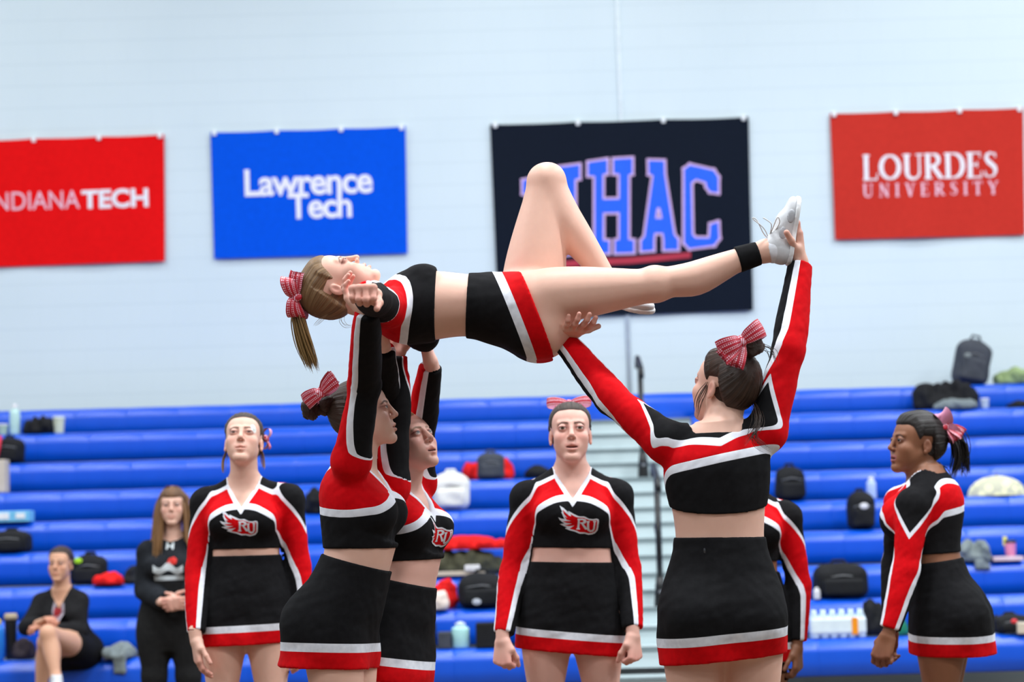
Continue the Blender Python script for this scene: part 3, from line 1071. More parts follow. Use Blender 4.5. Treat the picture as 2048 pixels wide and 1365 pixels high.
class Person:
    def __init__(s, label, Y, tone='fair', h=.010, hh=.003, group='cheer squad', cat='person', size=1.0):
        s.Y = Y; s.tone = SKINS[tone]; s.h = h; s.hh = hh; s.size = size
        s.label = label; s.group = group
        s.f = Field(); s.top = Field(); s.det = []
        s.arms = []; s.cuffs = []; s.thighs = []; s.limb = []
        s.root = None

    def J(s, px, py, dd=0.0): return at(px, py, s.Y + dd)

    def begin(s, base):
        s.root = empty('person', base)
        tag(s.root, s.label, 'person', s.group)
        s.o = np.array(base, float)

    def torso(s, P, N, W=None, front=(0, -1, 0), front2=None, wh=1., ww=1., wc=1., dh=1., dw=1., dc=1., bust=1., butt=1., pad=.006, cloth=True, cshift=0.):
        s.P = P; s.N = N
        W = P + (N - P) * .41 if W is None else W
        s.W = W
        s.Ml = frame(W - P, front); s.sl = np.linalg.norm(W - P) / .22
        s.Mu = frame(N - W, front if front2 is None else front2); s.su = np.linalg.norm(N - W) / .32
        lowt = [(u, a * np.interp(u, [0, .2], [wh, ww]) / s.sl, b * np.interp(u, [0, .2], [dh, dw]) / s.sl, cx / s.sl, cy / s.sl) for u, a, b, cx, cy in LOWT]
        upt = [(u, a * np.interp(u, [0, .18], [ww, wc]) / s.su, b * np.interp(u, [0, .18], [dw, dc]) / s.su, cx / s.su, cy / s.su + cshift * np.interp(u, [-.05, .14, .3], [0, 1, .3])) for u, a, b, cx, cy in UPT]
        upt = [(u, a if u < .26 else a * s.su / 1.0 if False else a, b, cx, cy) for u, a, b, cx, cy in upt]
        s.wc = wc; s.wh = wh; s.dc = dc; s.dh = dh; s.butt = butt; s.bust = bust
        s.lowt = lowt; s.upt = upt
        f = s.f
        f.add(loft(P, s.Ml, lowt, s.sl), .03)
        f.add(loft(W, s.Mu, upt, s.su), .012)
        s.LW = lambda x, y, z: P + np.array([x, y, z]) @ s.Ml
        s.UW = lambda x, y, z: W + np.array([x, y, z]) @ s.Mu
        for q in (-1, 1):
            s.add_butt(f, q, 0)
        t = s.top
        t.add(loft(P, s.Ml, lowt, s.sl, pad), .03)
        t.add(loft(W, s.Mu, upt, s.su, pad), .012)
        for q in (-1, 1):
            t.add(s.breast(q, pad), .035); f.add(s.breast(q, -.004), .035)

    def breast(s, q, pad):
        b = s.bust
        return ellipsoid(s.UW(q * .072 * s.wc, (-.070 * s.dc), .150 * s.su), np.array((.064, .060, .062)) * b + pad, s.Mu)

    def add_butt(s, f, q, pad):
        b = s.butt
        f.add(ellipsoid(s.LW(q * .082 * s.wh, .072 * s.dh, -.035), np.array((.086, .078, .092)) * b + pad, s.Ml), .05)

    def neck(s, head, r=.053):
        """head: centre of the head; neck from chest to skull base"""
        s.hO = head
        a = s.UW(0, .012, .285 * s.su)
        b = head + (np.array([0, .022, -.052]) * s.hs) @ s.hM
        s.f.add(capsule(a, b, [(0, r * 1.08), (.4, r), (1, r * .98)]), .03)
        c = head + (np.array([0, .0, -.060]) * s.hs) @ s.hM
        s.f.add(capsule(s.UW(0, -.015, .30 * s.su), c, [(0, r * .55), (1, r * .62)]), .03)

    def head(s, O, front, up, hs=.92, mouth=0., eyeopen=1., **paint):
        s.hM = frame(up, front) if abs(np.dot(nrm(front), nrm(up))) < .99 else None
        # keep the facing exact, square the up
        y = -nrm(front); z = nrm(np.asarray(up, float) - y * (np.asarray(up, float) @ y))
        s.hM = np.stack([np.cross(y, z), y, z])
        s.hs = hs; s.hO = O; s.mouth = mouth; s.eyeopen = eyeopen; s.paint = paint
        s.hf = Field()
        head_prims(s.hf, O, s.hM, hs, mouth, eyeopen)

    def arm(s, side, sh, el, wr, ref, ref2=None, k=1.0, trap=True, cuff=.9, loose=.004, wk=1.0, sleeve=True):
        """side: +1 left, -1 right. ref: the way the sleeve's red stripe faces"""
        f = s.f; t = s.top
        kk = k
        f.add(ellipsoid(sh, np.array((.048, .048, .050)) * kk), .03)
        f.add(capsule(sh, el, T_OF(UARM, kk)), .03)
        f.add(capsule(el, wr, T_OF(FARM, kk)), .022)
        s.limb += f.ops[-2:]
        if trap: f.add(capsule(s.UW(side * .045, .016, .312 * s.su), sh + s.Mu[2] * .004, [(0, .028), (1, .040)]), .03)
        A = dict(side=side, sh=sh, el=el, wr=wr, ref=np.asarray(ref, float), ref2=np.asarray(ref if ref2 is None else ref2, float), L1=np.linalg.norm(el - sh), L2=np.linalg.norm(wr - el), k=kk)
        s.arms.append(A)
        cw = el + (wr - el) * cuff
        A['cuff'] = cw
        if sleeve:
            p = .006 + loose
            t.add(ellipsoid(sh, np.array((.048, .048, .050)) * kk + .006), .03)
            t.add(capsule(sh, el, [(q, r * kk + np.interp(q, [0, 1], [.006, p])) for q, r in UARM]), .03)
            t.add(capsule(el, cw, [(q, r * kk + p) for q, r in [(0, .037), (.2, .041), (.55, .036), (.95, .0285), (1, .028)]]), .022)
            if trap: t.add(capsule(s.UW(side * .045, .016, .312 * s.su), sh + s.Mu[2] * .004, [(0, .034), (1, .046)]), .03)
            n = nrm(wr - el)
            s.cuffs.append((cw, n))
        return A

    def leg(s, side, kn, an, hip=None, k=1.0, kc=1.0, back=(0, 1, 0)):
        hp = s.LW(side * .088 * s.wh, .0, -.02) if hip is None else hip
        s.f.add(capsule(hp, kn, T_OF(THIGH, k)), .03)
        s.thighs.append((hp, kn, k))
        bk = np.asarray(back, float); ax = nrm(an - kn); bk = nrm(bk - ax * (bk @ ax))
        s.f.add(capsule(kn, an, T_OF(CALF, kc), (bk, [(0, 0), (.06, .001), (.12, .003), (.2, .009), (.27, .0135), (.34, .0155), (.42, .0145), (.5, .0115), (.6, .007), (.7, .003), (.8, .001), (1, 0)])), .016)
        s.f.add(ellipsoid(kn - bk * .022, (.030, .030, .034)), .03)
        return hp

    def hand(s, wr, fdir, palm, right, curl=(30, 35, 25), thumb=(.55, .75, .25, 15), size=.95, spread=3., wb=.04):
        """fdir: fingers' way, palm: the way the palm faces"""
        f0 = nrm(fdir); n = np.asarray(palm, float); n = nrm(n - f0 * (n @ f0))
        t = np.cross(f0, n) if right else np.cross(n, f0)
        H = lambda a, b, c: wr + (t * a + f0 * b + n * c) * size
        F = Field()
        KX = (.029, .010, -.010, -.028); KY = (.088, .091, .087, .079); LN = (.070, .078, .072, .058); RD = (.0098, .0100, .0095, .0085)
        F.add(capsule(H(0, -wb, 0), H(0, .006, 0), [(0, .026 * size), (1, .0245 * size)]), .012)
        for x, y, r in zip(KX, KY, RD):
            F.add(capsule(H(x * .55, .012, 0), H(x, y, -.003), [(0, .0150 * size), (1, .0118 * size)]), .013)
        F.add(capsule(H(.012, .012, .006), H(.034, .040, .008), [(0, .016 * size), (1, .015 * size)]), .012)
        F.add(capsule(H(-.018, .015, .006), H(-.027, .060, .006), [(0, .013 * size), (1, .011 * size)]), .012)
        self_tips = []
        cu = curl if isinstance(curl[0], (list, tuple)) else [curl] * 4
        for i in range(4):
            p = H(KX[i], KY[i], -.002)
            a = 0
            sp = math.radians(spread * (1.5 - i))
            for j, fr_ in enumerate((.45, .30, .25)):
                a += math.radians(cu[i][j])
                d = nrm(f0 * math.cos(a) + n * math.sin(a) + t * math.sin(sp) * math.cos(a))
                q = p + d * LN[i] * fr_ * size
                r0 = RD[i] * size * (1, .93, .86)[j]; r1 = RD[i] * size * (.95, .88, .76)[j]
                F.add(capsule(p, q, [(0, r0 * 1.04), (.5, r0 * .95), (1, r1)]), .0045)
                p = q
            self_tips.append(p)
        tx, ty, tz, tb = thumb
        p = H(.034, .038, .010)
        d = nrm(t * tx + f0 * ty + n * tz)
        bend = nrm(f0 * .5 - t * .7 + n * .25)
        for j, (L, r) in enumerate(((.038, .0112), (.032, .0100))):
            q = p + d * L * size
            F.add(capsule(p, q, [(0, r * size), (1, r * .88 * size)]), .006)
            p = q
            d = nrm(d + bend * math.tan(math.radians(tb)))
        for o in F.ops: s.f.ops.append(o)
        s.limb += F.ops
        s.det.append((F, wr - f0 * (wb - .005) * size, f0))
        return H

    # ---- uniform pattern
    def pattern(s, V):
        q = (V - s.W) @ s.Mu.T / s.su
        x = np.abs(q[:, 0]) / s.wc; y = q[:, 1] / s.dc; v = q[:, 2]
        wb = ss(-.085, .065, y); wbc = ss(-.025, .03, y)
        v = v - s.pshift + s.ptilt * q[:, 0]
        Lf = sint(x, [0, .04, .075, .12, .176, .3], [.212, .210, .203, .180, .140, .02], .012)
        Lb = sint(x, [0, .15, .3], [.240, .238, .20]) if s.backup else sint(x, [0, .15, .3], [.165, .150, .10])
        Uf = sint(x, [0, .095, .176, .25, .4], [.356, .300, .258, .19, .02], .012)
        Ub = np.interp(x, [0, .10, .15, .20, .4], [.288, .318, .330, .33, .2]) if s.backup else sint(x, [0, .10, .15, .20, .4], [.268, .290, .285, .25, .1])
        if s.yokeup:
            Uf = sint(x, [0, .08, .12, .3], [.36, .345, .42, .6], .012); Ub = sint(x, [0, .08, .12, .3], [.27, .31, .40, .6], .012)
        Ht = v - (Lf * (1 - wb) + Lb * wb)
        Gt = v - (Uf * (1 - wb) + Ub * wb) + (0 if s.yokeup else .07) * np.exp(-((y - .01) / .035) ** 2) * ss(.18, .13, x)
        Ht = Ht * s.su; Gt = Gt * s.su
        dT = np.full(len(V), 9.0)
        H, G = Ht.copy(), Gt.copy()
        for A in s.arms:
            a = A['sh']; e1 = (A['el'] - a) / A['L1']; e2 = (A['wr'] - A['el']) / A['L2']
            t1 = (V - a) @ e1; t2 = (V - A['el']) @ e2
            c1 = a + np.clip(t1, -.03, A['L1'])[:, None] * e1; c2 = A['el'] + np.clip(t2, 0, A['L2'])[:, None] * e2
            r1 = V - c1; r2 = V - c2
            d1 = np.linalg.norm(r1, axis=1); d2 = np.linalg.norm(r2, axis=1)
            w2 = ss(-.05, .05, (d1 - d2) + (t1 - A['L1']) * .5)
            ax = nrm2(e1[None] * (1 - w2[:, None]) + e2[None] * w2[:, None])
            rf = A['ref'][None] * (1 - w2[:, None]) + A['ref2'][None] * w2[:, None]
            rf = nrm2(rf - ax * (rf * ax).sum(1)[:, None])
            bt = np.cross(ax, rf)
            rv = r1 * (1 - w2[:, None]) + r2 * w2[:, None]
            th = np.abs(np.degrees(np.arctan2((rv * bt).sum(1), (rv * rf).sum(1))))
            thc = th
            if 'cap' in A:
                cp = np.asarray(A['cap'], float)[None] + 0 * ax
                cp = nrm2(cp - ax * (cp * ax).sum(1)[:, None])
                thc = np.abs(np.degrees(np.arctan2((rv * np.cross(ax, cp)).sum(1), (rv * cp).sum(1))))
            sl = np.where(w2 > .5, A['L1'] + np.clip(t2, 0, None), t1)
            sl = sl * .54 / (A['L1'] + A['L2'])
            Gv = (A.get('tip', .135) * (1 - thc / A.get('capw', 86.0)) - sl)
            if A.get('mode') == 'up':
                Th = sint(sl, *A.get('th', ([-.08, -.02, .02, .07, .15, .3, .6], [230, 165, 122, 92, 74, 57, 50])), .015)
            else:
                Th = sint(sl, [0, .04, .09, .16, .24, .34, .5, .6], [205, 190, 150, 105, 74, 58, 50, 50], .015)
            Hv = np.radians(Th - th) * .054
            dA = np.minimum(d1, d2) - .05
            side = q[:, 0] * A['side'] / s.wc
            # weight of the sleeve against the body panel
            wa = ss(.135, .18, side) if A.get('mode', 'side') == 'side' else ss(*A.get('w0', (-.02, .05)), sl)
            far = ss(.10, .14, np.minimum(d1, d2))
            wa = wa * (1 - far)
            H = H * (1 - wa) + Hv * wa; G = G * (1 - wa) + Gv * wa
        rd = np.maximum(-H, G)
        w = .0125
        # white lines only where the red borders black
        wd = np.minimum(np.maximum(np.abs(H) - w, G - w), np.maximum(np.abs(G) - w, -H - w))
        # white V collar in front
        col = np.maximum(s.vline(q[:, 0] / s.wc, y)[0] - q[:, 2] - .034, wbc - .5) * s.su
        col = np.maximum(np.maximum(col, x - .115), v + s.pshift - .37)
        wd = np.minimum(wd, col)
        return wd, rd

    pshift = 0.
    ptilt = 0.
    backup = False
    yokeup = False
    vtip = .205
    vtop = .335
    vw = .082
    backneck = .318

    def vline(s, x, y):
        wb = ss(-.02, .03, y)
        fr = s.vtip + np.abs(x) / s.vw * (s.vtop - s.vtip)
        return fr * (1 - wb) + s.backneck * wb + np.clip(np.abs(x) - .07, 0, 1) * 3, wb

    def make_top(s, hem, hemslope=0., h=.0056, name='uniform_top', m=None, patt=True, wrinkle=.0016):
        t = s.top
        arms = s.arms

        def post(P, d):
            q = (P - s.W) @ s.Mu.T
            x = q[:, 0] / s.su / s.wc; y = q[:, 1] / s.su / s.dc; v = q[:, 2] / s.su
            d = d + wrinkle * wob(P, 42, 3) * ss(.0, .06, np.abs(v - .1)) + .0009 * wob(P, 120, 5)
            # neck opening
            op = np.minimum(np.minimum(v - s.vline(x, y)[0], .10 - np.abs(x)), .39 - v) * s.su
            d = np.maximum(d, np.minimum(op, .115 - np.linalg.norm(q[:, :2], axis=1)))
            near = np.minimum.reduce([np.linalg.norm(P - (A['sh'] + (A['wr'] - A['sh']) * .6), axis=1) for A in arms]) if arms else 9
            hd = (hem + hemslope * y * s.su) * s.su - q[:, 2]
            lat = np.abs(q[:, 0])
            # the hem cuts the trunk, never a sleeve
            for A in arms:
                e1 = np.clip(((P - A['sh']) @ (A['el'] - A['sh'])) / A['L1'] ** 2, 0, 1)[:, None]
                e2 = np.clip(((P - A['el']) @ (A['cuff'] - A['el'])) / (np.linalg.norm(A['cuff'] - A['el']) ** 2), 0, 1)[:, None]
                dd = np.minimum(np.linalg.norm(P - (A['sh'] + e1 * (A['el'] - A['sh'])), axis=1), np.linalg.norm(P - (A['el'] + e2 * (A['cuff'] - A['el'])), axis=1))
                hd = np.minimum(hd, np.where(hd > -.03, dd - .062 * max(1, A['k']), hd))
            d = np.maximum(d, hd)
            for c, n in s.cuffs:
                g = (P - c) @ n
                hk = np.clip(.5 - .5 * (g - d) / .006, 0, 1)
                d = np.where(np.linalg.norm(P - c, axis=1) < .09, g + (d - g) * hk + .006 * hk * (1 - hk), d)
            return d.astype(np.float32)
        t.post = [post]
        V, Q = mesh_field(t, h)
        me = np_mesh(name, V - s.o, Q)
        if patt:
            wd, rd = s.pattern(V)
            fattr(me, 'wd', wd); fattr(me, 'rd', rd)
        o = link(name, me, m or TOPM, s.root)
        s.topobj = o
        return o

    def make_skirt(s, top, hem, wa=(.130, .094), hipa=(.186, .130), hema=(.192, .132), tilt=0., h=.0062, axis=None, centre=None, hemtilt=(0, 0), fold=.004, buttk=1.0, legs=None):
        """top/hem: heights in the pelvis frame; tables are half width / depth"""
        k = Field()
        O, M = s.P, s.Ml
        if axis is not None: M = frame(axis, -s.Ml[1])
        tab = [(hem - .03, *hema, 0, .012), (hem + .05, hema[0] * .995, hema[1] * .995, 0, .012), (0.0, *hipa, 0, .012), (.07, hipa[0] * .97, hipa[1] * .96, 0, .008), (top - .04, wa[0] * 1.03, wa[1] * 1.03, 0, 0), (top, *wa, 0, -.002), (top + .03, *wa, 0, -.002)]
        k.add(loft(O, M, tab, 1.0), .03)
        k.add(loft(s.P, s.Ml, s.lowt, s.sl, .007), .012)
        for hp, kn, kk in (s.thighs if legs is None else legs):
            k.add(capsule(hp, kn, [(t_, r * kk + .007) for t_, r in THIGH]), .03)
        b = s.butt
        for q in (-1, 1):
            k.add(ellipsoid(O + np.array((q * .078 * s.wh, .072 * s.dh, -.035)) @ s.Ml, np.array((.086, .078, .092)) * b * buttk + .008, s.Ml), .05)

        def post(P, d):
            q = (P - O) @ M.T
            z = q[:, 2]
            fl = ss(top, hem, z)
            d = d + fold * fl * wob(P, 26, 11) + .0012 * wob(P * np.array([1, 1, 2.2], np.float32), 60, 12) * ss(hem, hem + .08, z)
            inner = -(d + .011)
            hz = hem + hemtilt[0] * q[:, 0] + hemtilt[1] * q[:, 1]
            d = np.where(z < hem + .10, np.maximum(d, inner), d)
            d = np.maximum(d, hz - z)
            return np.maximum(d, z - top).astype(np.float32)
        k.post = [post]
        V, Q = mesh_field(k, h)
        me = np_mesh('skirt', V - s.o, Q)
        # sew line cuts
        bm = bmesh.new(); bm.from_mesh(me)
        zl = nrm(M[2] - hemtilt[0] * M[0] - hemtilt[1] * M[1])
        cz = lambda v: (np.array(v) + s.o - O) @ M.T
        base = O + M[2] * hem - s.o
        mate = {}
        lev = [.052, .079]
        for L in lev:
            bmesh.ops.bisect_plane(bm, geom=bm.verts[:] + bm.edges[:] + bm.faces[:], plane_co=Vector(base + zl * L), plane_no=Vector(zl), dist=1e-5)
        tp = O + M[2] * (top - .035) - s.o
        bmesh.ops.bisect_plane(bm, geom=bm.verts[:] + bm.edges[:] + bm.faces[:], plane_co=Vector(tp), plane_no=Vector(M[2]), dist=1e-5)
        grp = {0: [], 1: [], 2: [], 3: []}
        for f_ in bm.faces:
            c = np.array(f_.calc_center_median())
            hgt = (c - base) @ zl
            g = 0 if hgt < lev[0] else 1 if hgt < lev[1] else 2
            if g == 2 and (c - tp) @ M[2] > 0: g = 3
            grp[g].append([v.index for v in f_.verts] if False else f_)
        bm.verts.index_update()
        allV = np.array([v.co[:] for v in bm.verts])
        res = {}
        for g, fs in grp.items():
            idx = [[v.index for v in f_.verts] for f_ in fs]
            used = sorted({i for f_ in idx for i in f_})
            mp = {u: i for i, u in enumerate(used)}
            m_ = bpy.data.meshes.new('skirt')
            m_.from_pydata(allV[used].tolist(), [], [[mp[i] for i in f_] for f_ in idx]); m_.update()
            m_.polygons.foreach_set('use_smooth', np.ones(len(m_.polygons), dtype=bool))
            res[g] = m_
        bm.free()
        o = link('skirt', res[2], SK_BLACK, s.root)
        link('hem_band', res[0], SK_RED, o)
        link('skirt_trim', res[1], SK_WHITE, o)
        link('waistband', res[3], SK_BLACK, o)
        return o

    def make_body(s, headcut=.10):
        """one skin mesh; face and hands are meshed finer, the joins lie under the cloth"""
        f = s.f
        parts = []
        hu = s.Mu
        ucut = .175 * s.su

        def in_head(V):
            q = (V - s.W) @ s.Mu.T
            return (q[:, 2] > ucut) & (np.abs(q[:, 0]) < .115 * s.su * s.wc) & (np.abs(q[:, 1]) < .2)

        trunk = Field(); lid = {id(o) for o in s.limb}
        trunk.ops = [o for o in f.ops if id(o) not in lid]

        def in_hand(V):
            m = np.zeros(len(V), bool)
            for F, o, n in s.det:
                t_ = (V - o) @ n
                c_ = np.nonzero((t_ > 0) & (t_ < .26))[0]
                if len(c_): m[c_] |= (F.ev(V[c_].astype(np.float32), .02) < .005) & (trunk.ev(V[c_].astype(np.float32), .02) > .007)
            return m
        full = Field(f)
        lo, hi = f.bounds()
        V, Q = mesh_field(full, s.h, lo, hi, keep=lambda V: ~(in_hand(V)) & ~(in_head(V)))
        parts.append((V, Q))
        hf = Field(f)
        hf.ops = list(f.ops) + list(s.hf.ops)
        hl, hh_ = s.hf.bounds()
        nlo = np.minimum(hl, s.N - .14); nhi = np.maximum(hh_, s.N + .12)

        def keep_head(V):
            q = (V - s.W) @ s.Mu.T
            return (q[:, 2] > ucut - .008) & (np.abs(q[:, 0]) < .115 * s.su * s.wc + .008) & ~in_hand(V)
        V, Q = mesh_field(hf, s.hh, nlo, nhi, keep=keep_head)
        parts.append((V, Q))
        for F, o, n in s.det:
            l, h_ = F.bounds()
            V, Q = mesh_field(Field(F), max(.0025, s.hh * .95), l, h_, keep=lambda V, o=o, n=n: (V - o) @ n > -.006)
            parts.append((V, Q))
        V, Q = join(parts)
        base, fl = s.tone
        col = np.tile(np.array(base, float), (len(V), 1))
        # warmer hands, elbows, knees
        for F, o, n in s.det:
            d = (V - o) @ n; m = (np.linalg.norm(V - o, axis=1) < .26)
            m = m & (F.ev(V.astype(np.float32), .02) < .006)
            w = (ss(.05, .16, d) * m * .45)[:, None]
            col = col * (1 - w) + np.array(fl) * w
        near = np.linalg.norm(V - s.hO, axis=1) < .22
        sub = col[near]
        col[near] = head_paint(V[near], s.hO, s.hM, s.hs, sub, s.tone, mouth=s.mouth, **s.paint)
        me = np_mesh('body', V - s.o, Q)
        cattr(me, 'Col', col)
        s.body = link('body', me, SKIN, s.root)
        return s.body

    def eyes(s, look=(0, 0), iris=(70, 50, 34)):
        """eyeballs with iris and pupil; look: degrees left, up"""
        for q in (-1, 1):
            c = s.hO + (np.array([q * .0315, -.0785, .0095]) * s.hs) @ s.hM
            r = .0142 * s.hs
            a = math.radians(look[0]); b = math.radians(look[1])
            d = np.array([math.sin(a) * math.cos(b), -math.cos(a) * math.cos(b), math.sin(b)]) @ s.hM
            u = nrm(np.cross(d, [.3, .2, .9])); w = np.cross(d, u)
            V, Fs, mi = [], [], []
            rings = [0, 7, 14, 15, 22, 31, 33, 44, 60, 90, 130, 180]
            n = 16
            for i, g in enumerate(rings):
                rr_ = r * (1.03 if g < 23 else 1.015 if g < 32 else 1.0)
                for j in range(n):
                    t = 2 * math.pi * j / n
                    g_ = math.radians(g)
                    V.append(c - s.o + rr_ * (d * math.cos(g_) + (u * math.cos(t) + w * math.sin(t)) * math.sin(g_)))
            for i in range(len(rings) - 1):
                for j in range(n):
                    k = (j + 1) % n
                    Fs.append((i * n + j, (i + 1) * n + j, (i + 1) * n + k, i * n + k))
                    mi.append(2 if rings[i + 1] <= 15 else 1 if rings[i + 1] <= 33 else 0)
            me = np_mesh('eye', np.array(V), np.array(Fs))
            o = link('eye', me, [EYEW, iris_mat(iris), EYED], s.root)
            me.polygons.foreach_set('material_index', mi)

    def hairlocal(s, V): return ((V - s.hO) @ s.hM.T) / s.hs

    def hair(s, m, anchor=(0, .095, .04), thick=.012, h=None, low=0., frontlow=0., ears=True, extra=None, nape=0.):
        """swept-back hair that grows out of the scalp towards the tie at `anchor` (head units)"""
        f = Field()
        O, M, k = s.hO, s.hM, s.hs
        W = lambda x, y, z: O + (np.array([x, y, z]) * k) @ M
        f.add(ellipsoid(W(0, .016, .036), np.array((.0735, .092, .080)) * k, M), .02 * k)
        f.add(ellipsoid(W(0, -.040, .042), np.array((.058, .044, .050)) * k, M), .03 * k)
        f.add(ellipsoid(W(0, .030, -.02), np.array((.060, .060, .055)) * k, M), .03 * k)
        an = np.array(anchor)

        def post(P, d):
            q = ((P - O) @ M.T) / k
            yy = q[:, 1]
            hl = q[:, 2] - np.interp(yy, HL_Y, HL_Z) + frontlow * ss(-.02, -.07, yy) - .012 * ss(.02, .07, np.abs(q[:, 0])) * ss(-.02, -.05, yy)
            hl = hl + nape
            r = q - an
            ax = nrm(an - np.array([0, -.02, .01]))
            rad = r - (r @ ax)[:, None] * ax
            ph = np.arctan2(rad @ nrm(np.cross(ax, [1, 0, .01])), rad @ np.cross(ax, nrm(np.cross(ax, [1, 0, .01]))))
            groove = .0011 * np.sin(ph * 34 + 2 * np.sin(ph * 7)) + .0007 * np.sin(ph * 61 + 1.3)
            th = thick * (.35 + .65 * ss(0, .06, hl)) + groove * ss(.005, .03, hl)
            th = np.where(hl > 0, th, -.004)
            th = th * ss(-.004, .016, hl) - .003 * ss(.008, -.004, hl)
            return (d - th * k).astype(np.float32)
        f.post = [post]
        if extra: extra(f, W, M, k)
        lo, hi = f.bounds()
        V, Q = mesh_field(f, h or s.hh * 1.3, lo - .01, hi + .01)
        me = np_mesh('hair', V - s.o, Q)
        q = s.hairlocal(V)
        ax = nrm(an - np.array([0, -.02, .01]))
        r = q - an
        rad = r - (r @ ax)[:, None] * ax
        st_ = nrm2(rad) + .03 * (r @ ax)[:, None] * ax
        vattr(me, 'strand', st_)
        fattr(me, 'tipw', np.zeros(len(V)))
        s.hairobj = link('hair', me, m, s.root)
        return s.hairobj

    def locks(s, name, m, parent, curves, width, n=120, r=.0022, seed=1, taper=.35, tipw=1.0, segs=12, clump=.6):
        """many thin locks following guide curves (each guide: list of world points)"""
        g = np.random.default_rng(seed)
        Vs, Fs, st_, tw = [], [], [], []
        base = 0
        for i in range(n):
            G = np.asarray(curves[i % len(curves)], float)
            t0 = np.linspace(0, 1, len(G)); t = np.linspace(0, 1, segs)
            C = np.stack([np.interp(t, t0, G[:, j]) for j in range(3)], 1)
            for _ in range(2):
                C[1:-1] = (C[:-2] + 2 * C[1:-1] + C[2:]) / 4
            off = g.normal(size=3) * width
            spr = np.interp(t, [0, .25, .8, 1], [.45, 1, .9, clump])
            off2 = g.normal(size=3) * width * .35
            C = C + off[None] * spr[:, None] + off2[None] * np.sin(t * math.pi)[:, None]
            L = 1 + g.uniform(-.10, .05)
            C = C[0] + (C - C[0]) * L
            T = np.gradient(C, axis=0); T = nrm2(T)
            ref = nrm(g.normal(size=3))
            a = nrm2(ref[None] - T * (T @ ref)[:, None]); b = np.cross(T, a)
            R = r * np.interp(t, [0, .15, .7, 1], [.8, 1, .85, taper * .3])
            sid = g.uniform(0, 40, size=3)
            for j in range(segs):
                for d in (a[j], b[j] * .8, -a[j], -b[j] * .8):
                    Vs.append(C[j] + d * R[j]); st_.append(sid + d * .03); tw.append(t[j] * tipw)
            for j in range(segs - 1):
                for e in range(4):
                    u = (e + 1) % 4
                    Fs.append((base + j * 4 + e, base + j * 4 + u, base + (j + 1) * 4 + u, base + (j + 1) * 4 + e))
            base += segs * 4
        pl = rootloc(parent)
        me = np_mesh(name, np.array(Vs) - pl, np.array(Fs))
        vattr(me, 'strand', np.array(st_)); fattr(me, 'tipw', np.array(tw))
        o = link(name, me, m, parent)
        o['kind'] = 'stuff'
        return o

    def shoe(s, heel, toe, up, size=1.0, m=None, h=.0045):
        """plain cheer shoe with sole, collar and laces"""
        L = np.linalg.norm(toe - heel); d = nrm(toe - heel); u = nrm(np.asarray(up, float) - d * (np.asarray(up, float) @ d)); w = np.cross(d, u)
        X = lambda a, b, c: heel + d * a * L + u * b * L + w * c * L
        M = np.stack([d, w, u])
        f = Field()
        f.add(ellipsoid(X(.16, .16, 0), np.array((.16, .135, .16)) * L, M), .02)
        f.add(ellipsoid(X(.45, .14, 0), np.array((.30, .145, .145)) * L, M), .03)
        f.add(ellipsoid(X(.76, .10, 0), np.array((.24, .165, .10)) * L, M), .03)
        f.add(capsule(X(.17, .14, 0), X(.20, .34, 0), [(0, .13 * L), (1, .135 * L)]), .03)
        f.add(capsule(X(.32, .26, 0), X(.62, .19, 0), [(0, .085 * L), (1, .09 * L)]), .03)
        def cutz(P, dd):
            q = (P - heel) @ M.T
            return np.maximum(dd, np.maximum(.045 * L - q[:, 2], q[:, 2] - (.36 + .12 * (q[:, 0] / L)) * L * 1.0)).astype(np.float32)
        f.post = [cutz]
        V, Q = mesh_field(f, h)
        o = link('shoe', np_mesh('shoe', V - s.o, Q), m or SHOEM, s.root)
        g = Field()
        g.add(ellipsoid(X(.18, .05, 0), np.array((.185, .145, .20)) * L, M), .02)
        g.add(ellipsoid(X(.50, .05, 0), np.array((.36, .130, .20)) * L, M), .05)
        g.add(ellipsoid(X(.76, .05, 0), np.array((.255, .182, .20)) * L, M), .03)
        g.post = [lambda P, dd: np.maximum(dd, np.abs(((P - heel) @ u) - .03 * L) - .034 * L).astype(np.float32)]
        V, Q = mesh_field(g, h)
        link('sole', np_mesh('sole', V - s.o, Q), SOLEM, o)
        return o, X, L


def sint(x, xs, ys, w=.02):
    g = np.linspace(xs[0] - 3 * w, xs[-1] + 3 * w, 400)
    v = np.interp(g, xs, ys)
    n = max(1, int(w / (g[1] - g[0])))
    k = np.exp(-.5 * (np.arange(-3 * n, 3 * n + 1) / n) ** 2); k /= k.sum()
    v = np.convolve(np.pad(v, 3 * n, mode='edge'), k, 'valid')
    return np.interp(x, g, v)


def nrm2(A):
    return A / (np.linalg.norm(A, axis=1)[:, None] + 1e-9)


